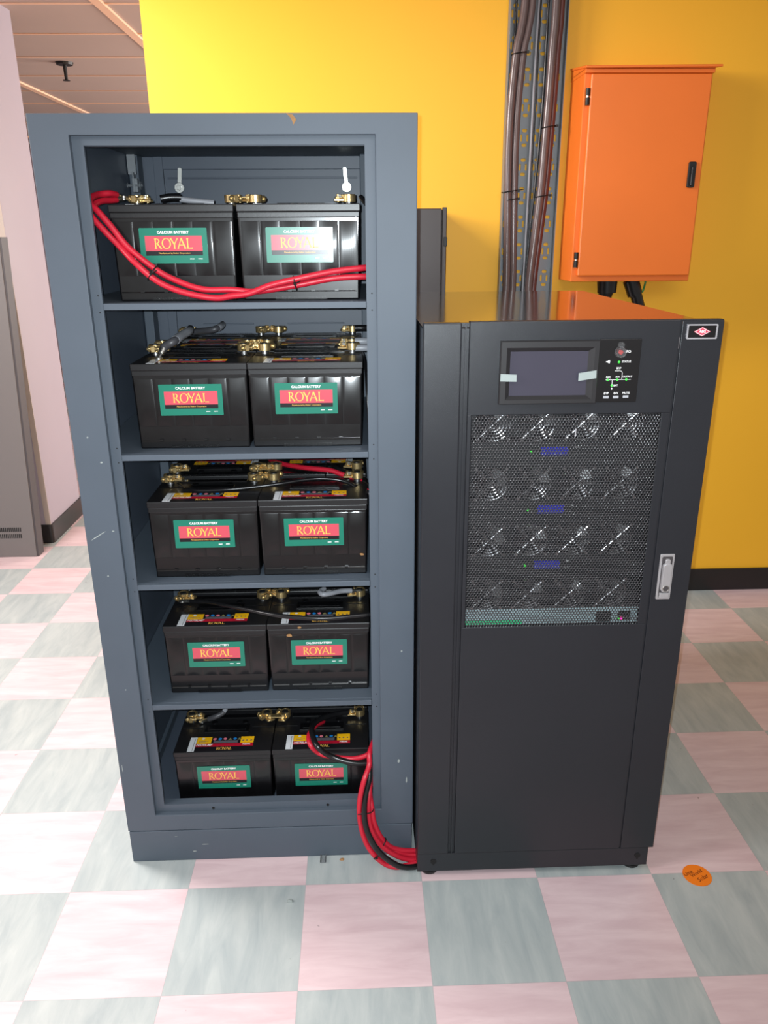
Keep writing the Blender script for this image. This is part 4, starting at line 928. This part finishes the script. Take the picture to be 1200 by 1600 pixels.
# power modules behind the mesh
def make_fan():
    return None
tops = [1.289, 1.155, 1.021, 0.887]
fxs = [1.045, 1.141, 1.237, 1.333]
fanmesh = None
for mi_, tz in enumerate(tops):
    zt = min(tz-0.001, 1.245); zb = tz-0.133
    pm = U.part(MB().box(0.985, 1.405, 0.066, 0.12, zb, zt).box(0.985, 1.405, 0.050, 0.066, tz-0.0585, zt).box(0.985, 1.405, 0.048, 0.066, zb, zb+0.004), 'power_module', M['module'], bevel=0.0012)
    fz = tz-0.096
    for fi, fx in enumerate(fxs):
        fan = MB()
        fan.ring((fx, 0.058, fz), (0, 1, 0), 0.0375, 0.0018, 30, 6)
        fan.cyl((fx, 0.064, fz), (fx, 0.056, fz), 0.0145, seg=20)
        for k in range(7):
            a = 2*PI*k/7+0.3*fi; ca, sa = math.cos(a), math.sin(a); tx_, tz_ = -sa, ca
            pts = []
            for rr, w, dy1, dy2 in ((0.0135, 0.006, 0.058, 0.064), (0.036, 0.0125, 0.056, 0.065)):
                pts.append((fx+ca*rr-tx_*w, dy1, fz+sa*rr-tz_*w)); pts.append((fx+ca*rr+tx_*w, dy2, fz+sa*rr+tz_*w))
            fan.add(pts, [(0, 2, 3, 1)])
        fo_ = U.part(fan, 'fan', M['fan'], under=pm, smooth=True)
        gd = MB()
        for rr in (0.0085, 0.0155, 0.0225, 0.0295, 0.0365): gd.ring((fx, 0.0485, fz), (0, 1, 0), rr, 0.0009, 30, 5)
        e = 0.0335
        for s in (-1, 1):
            gd.tube([(fx-e, 0.0475, fz-s*e), (fx-0.004, 0.0470, fz-s*0.004), (fx+0.004, 0.0470, fz+s*0.004), (fx+e, 0.0475, fz+s*e)], 0.0013, 6)
            for q in (-1, 1): gd.cyl((fx+q*e, 0.0475, fz+s*e), (fx+q*e, 0.0455, fz+s*e), 0.0035, seg=10)
        g_ = gd; g_.xf(T(0, 0, 0))
        # finger guard belongs to the module
        U.part(g_, 'fan_guard', M['guard'], under=pm, smooth=True)
    if mi_ > 0:
        zl = tz-0.024
        U.part(MB().cyl((1.1305, 0.0495, zl), (1.1305, 0.0465, zl), 0.0020, seg=12), 'status_lamp', M['led_green'], under=pm)
        U.part(MB().box(1.152, 1.211, 0.0475, 0.0505, zl-0.008, zl+0.010), 'display_window', M['lcd'], under=pm)
        U.part(MB().box(1.226, 1.233, 0.0492, 0.0502, zl+0.0085, zl+0.0098).box(1.223, 1.233, 0.0492, 0.0502, zl-0.0068, zl-0.0055), 'printed_mark', M['white_text'], under=pm)
U.part(MB().prism(rrect(-0.0012, 0.0012, -0.009, 0.009, 0.001), 0.002, 0, T(1.213, 0.011, 1.182) @ FRONT), 'door_screw', M['chrome'], under=door)
st = U.part(MB().box(0.988, 1.405, 0.050, 0.060, 0.7125, 0.7530), 'connector_strip', M['strip'], bevel=0.001)
U.part(MB().box(0.995, 1.132, 0.0485, 0.0502, 0.7140, 0.7235), 'circuit_board', M['pcb'], under=st)
U.part(MB().box(1.306, 1.342, 0.0485, 0.0502, 0.7150, 0.7420).box(1.358, 1.388, 0.0485, 0.0502, 0.7170, 0.7420), 'socket', M['void'], under=st)
U.part(MB().sphere((1.3665, 0.047, 0.7245), 0.0032), 'pink_lamp', M['led_pink'], under=st)
U.part(MB().sphere((1.3600, 0.047, 0.7245), 0.0022), 'green_lamp', M['led_green'], under=st)
U.part(MB().box(0.985, 1.405, 0.062, 0.12, 0.65, 0.712), 'blank_plate', M['module'])

# ================================================================ small things on the floor
sx_, sy__ = 1.617, -0.010
t = Thing('round_sticker', 'round orange sticker with dark handwriting on the floor right of the black cabinet', 'sticker', (sx_, sy__, 0))
t.part(MB().cyl((sx_, sy__, 0.0002), (sx_, sy__, 0.0016), 0.036, seg=40), 'disc', M['sticker_orange'])
hw = MB(); R_ = Matrix.Rotation(math.radians(28), 4, 'Z')
for s, dx, dy, sz in (('Uma', -0.016, 0.016, 0.015), ('World', 0.002, 0.005, 0.0145), ('Solar', 0.004, -0.014, 0.017)):
    merge(hw, text_mb(s, sz, 0.25, 0.01), T(sx_, sy__, 0.0019) @ R_ @ T(dx, dy, 0))
t.part(hw, 'handwriting', M['ink'])
solo(MB().box(0.634, 0.650, 0.072, 0.0975, 0.0002, 0.0035).box(0.634, 0.637, 0.072, 0.0975, 0.0035, 0.009).box(0.647, 0.650, 0.072, 0.0975, 0.0035, 0.009), 'plastic_clip', M['clear'], 'small clear plastic clip on the floor at the foot of the battery cabinet', 'clip', bevel=0.0006)
random.seed(4)
def flake(x, y, r, h, name, m, label, cat, n=10):
    P = []
    for k in range(n):
        a = 2*PI*k/n; rr = r*random.uniform(0.55, 1.1); P.append((x+rr*math.cos(a), y+rr*math.sin(a)*0.7))
    vs = [(px, py, 0.0002) for px, py in P]+[(px*0.6+x*0.4, py*0.6+y*0.4, h*random.uniform(0.6, 1.2)) for px, py in P]
    fs = [tuple(range(n-1, -1, -1)), tuple(range(n, 2*n))]+[(i, (i+1) % n, n+(i+1) % n, n+i) for i in range(n)]
    solo(MB().add(vs, fs), name, M[m], label, cat)
flake(0.693, 0.085, 0.009, 0.003, 'rust_flake', 'rust', 'tiny rusty brown flake on the floor below the battery cabinet', 'debris')
flake(0.565, -0.052, 0.010, 0.007, 'plaster_crumb', 'foam', 'small grey crumb lying on a grey floor tile in front of the battery cabinet', 'debris', 7)
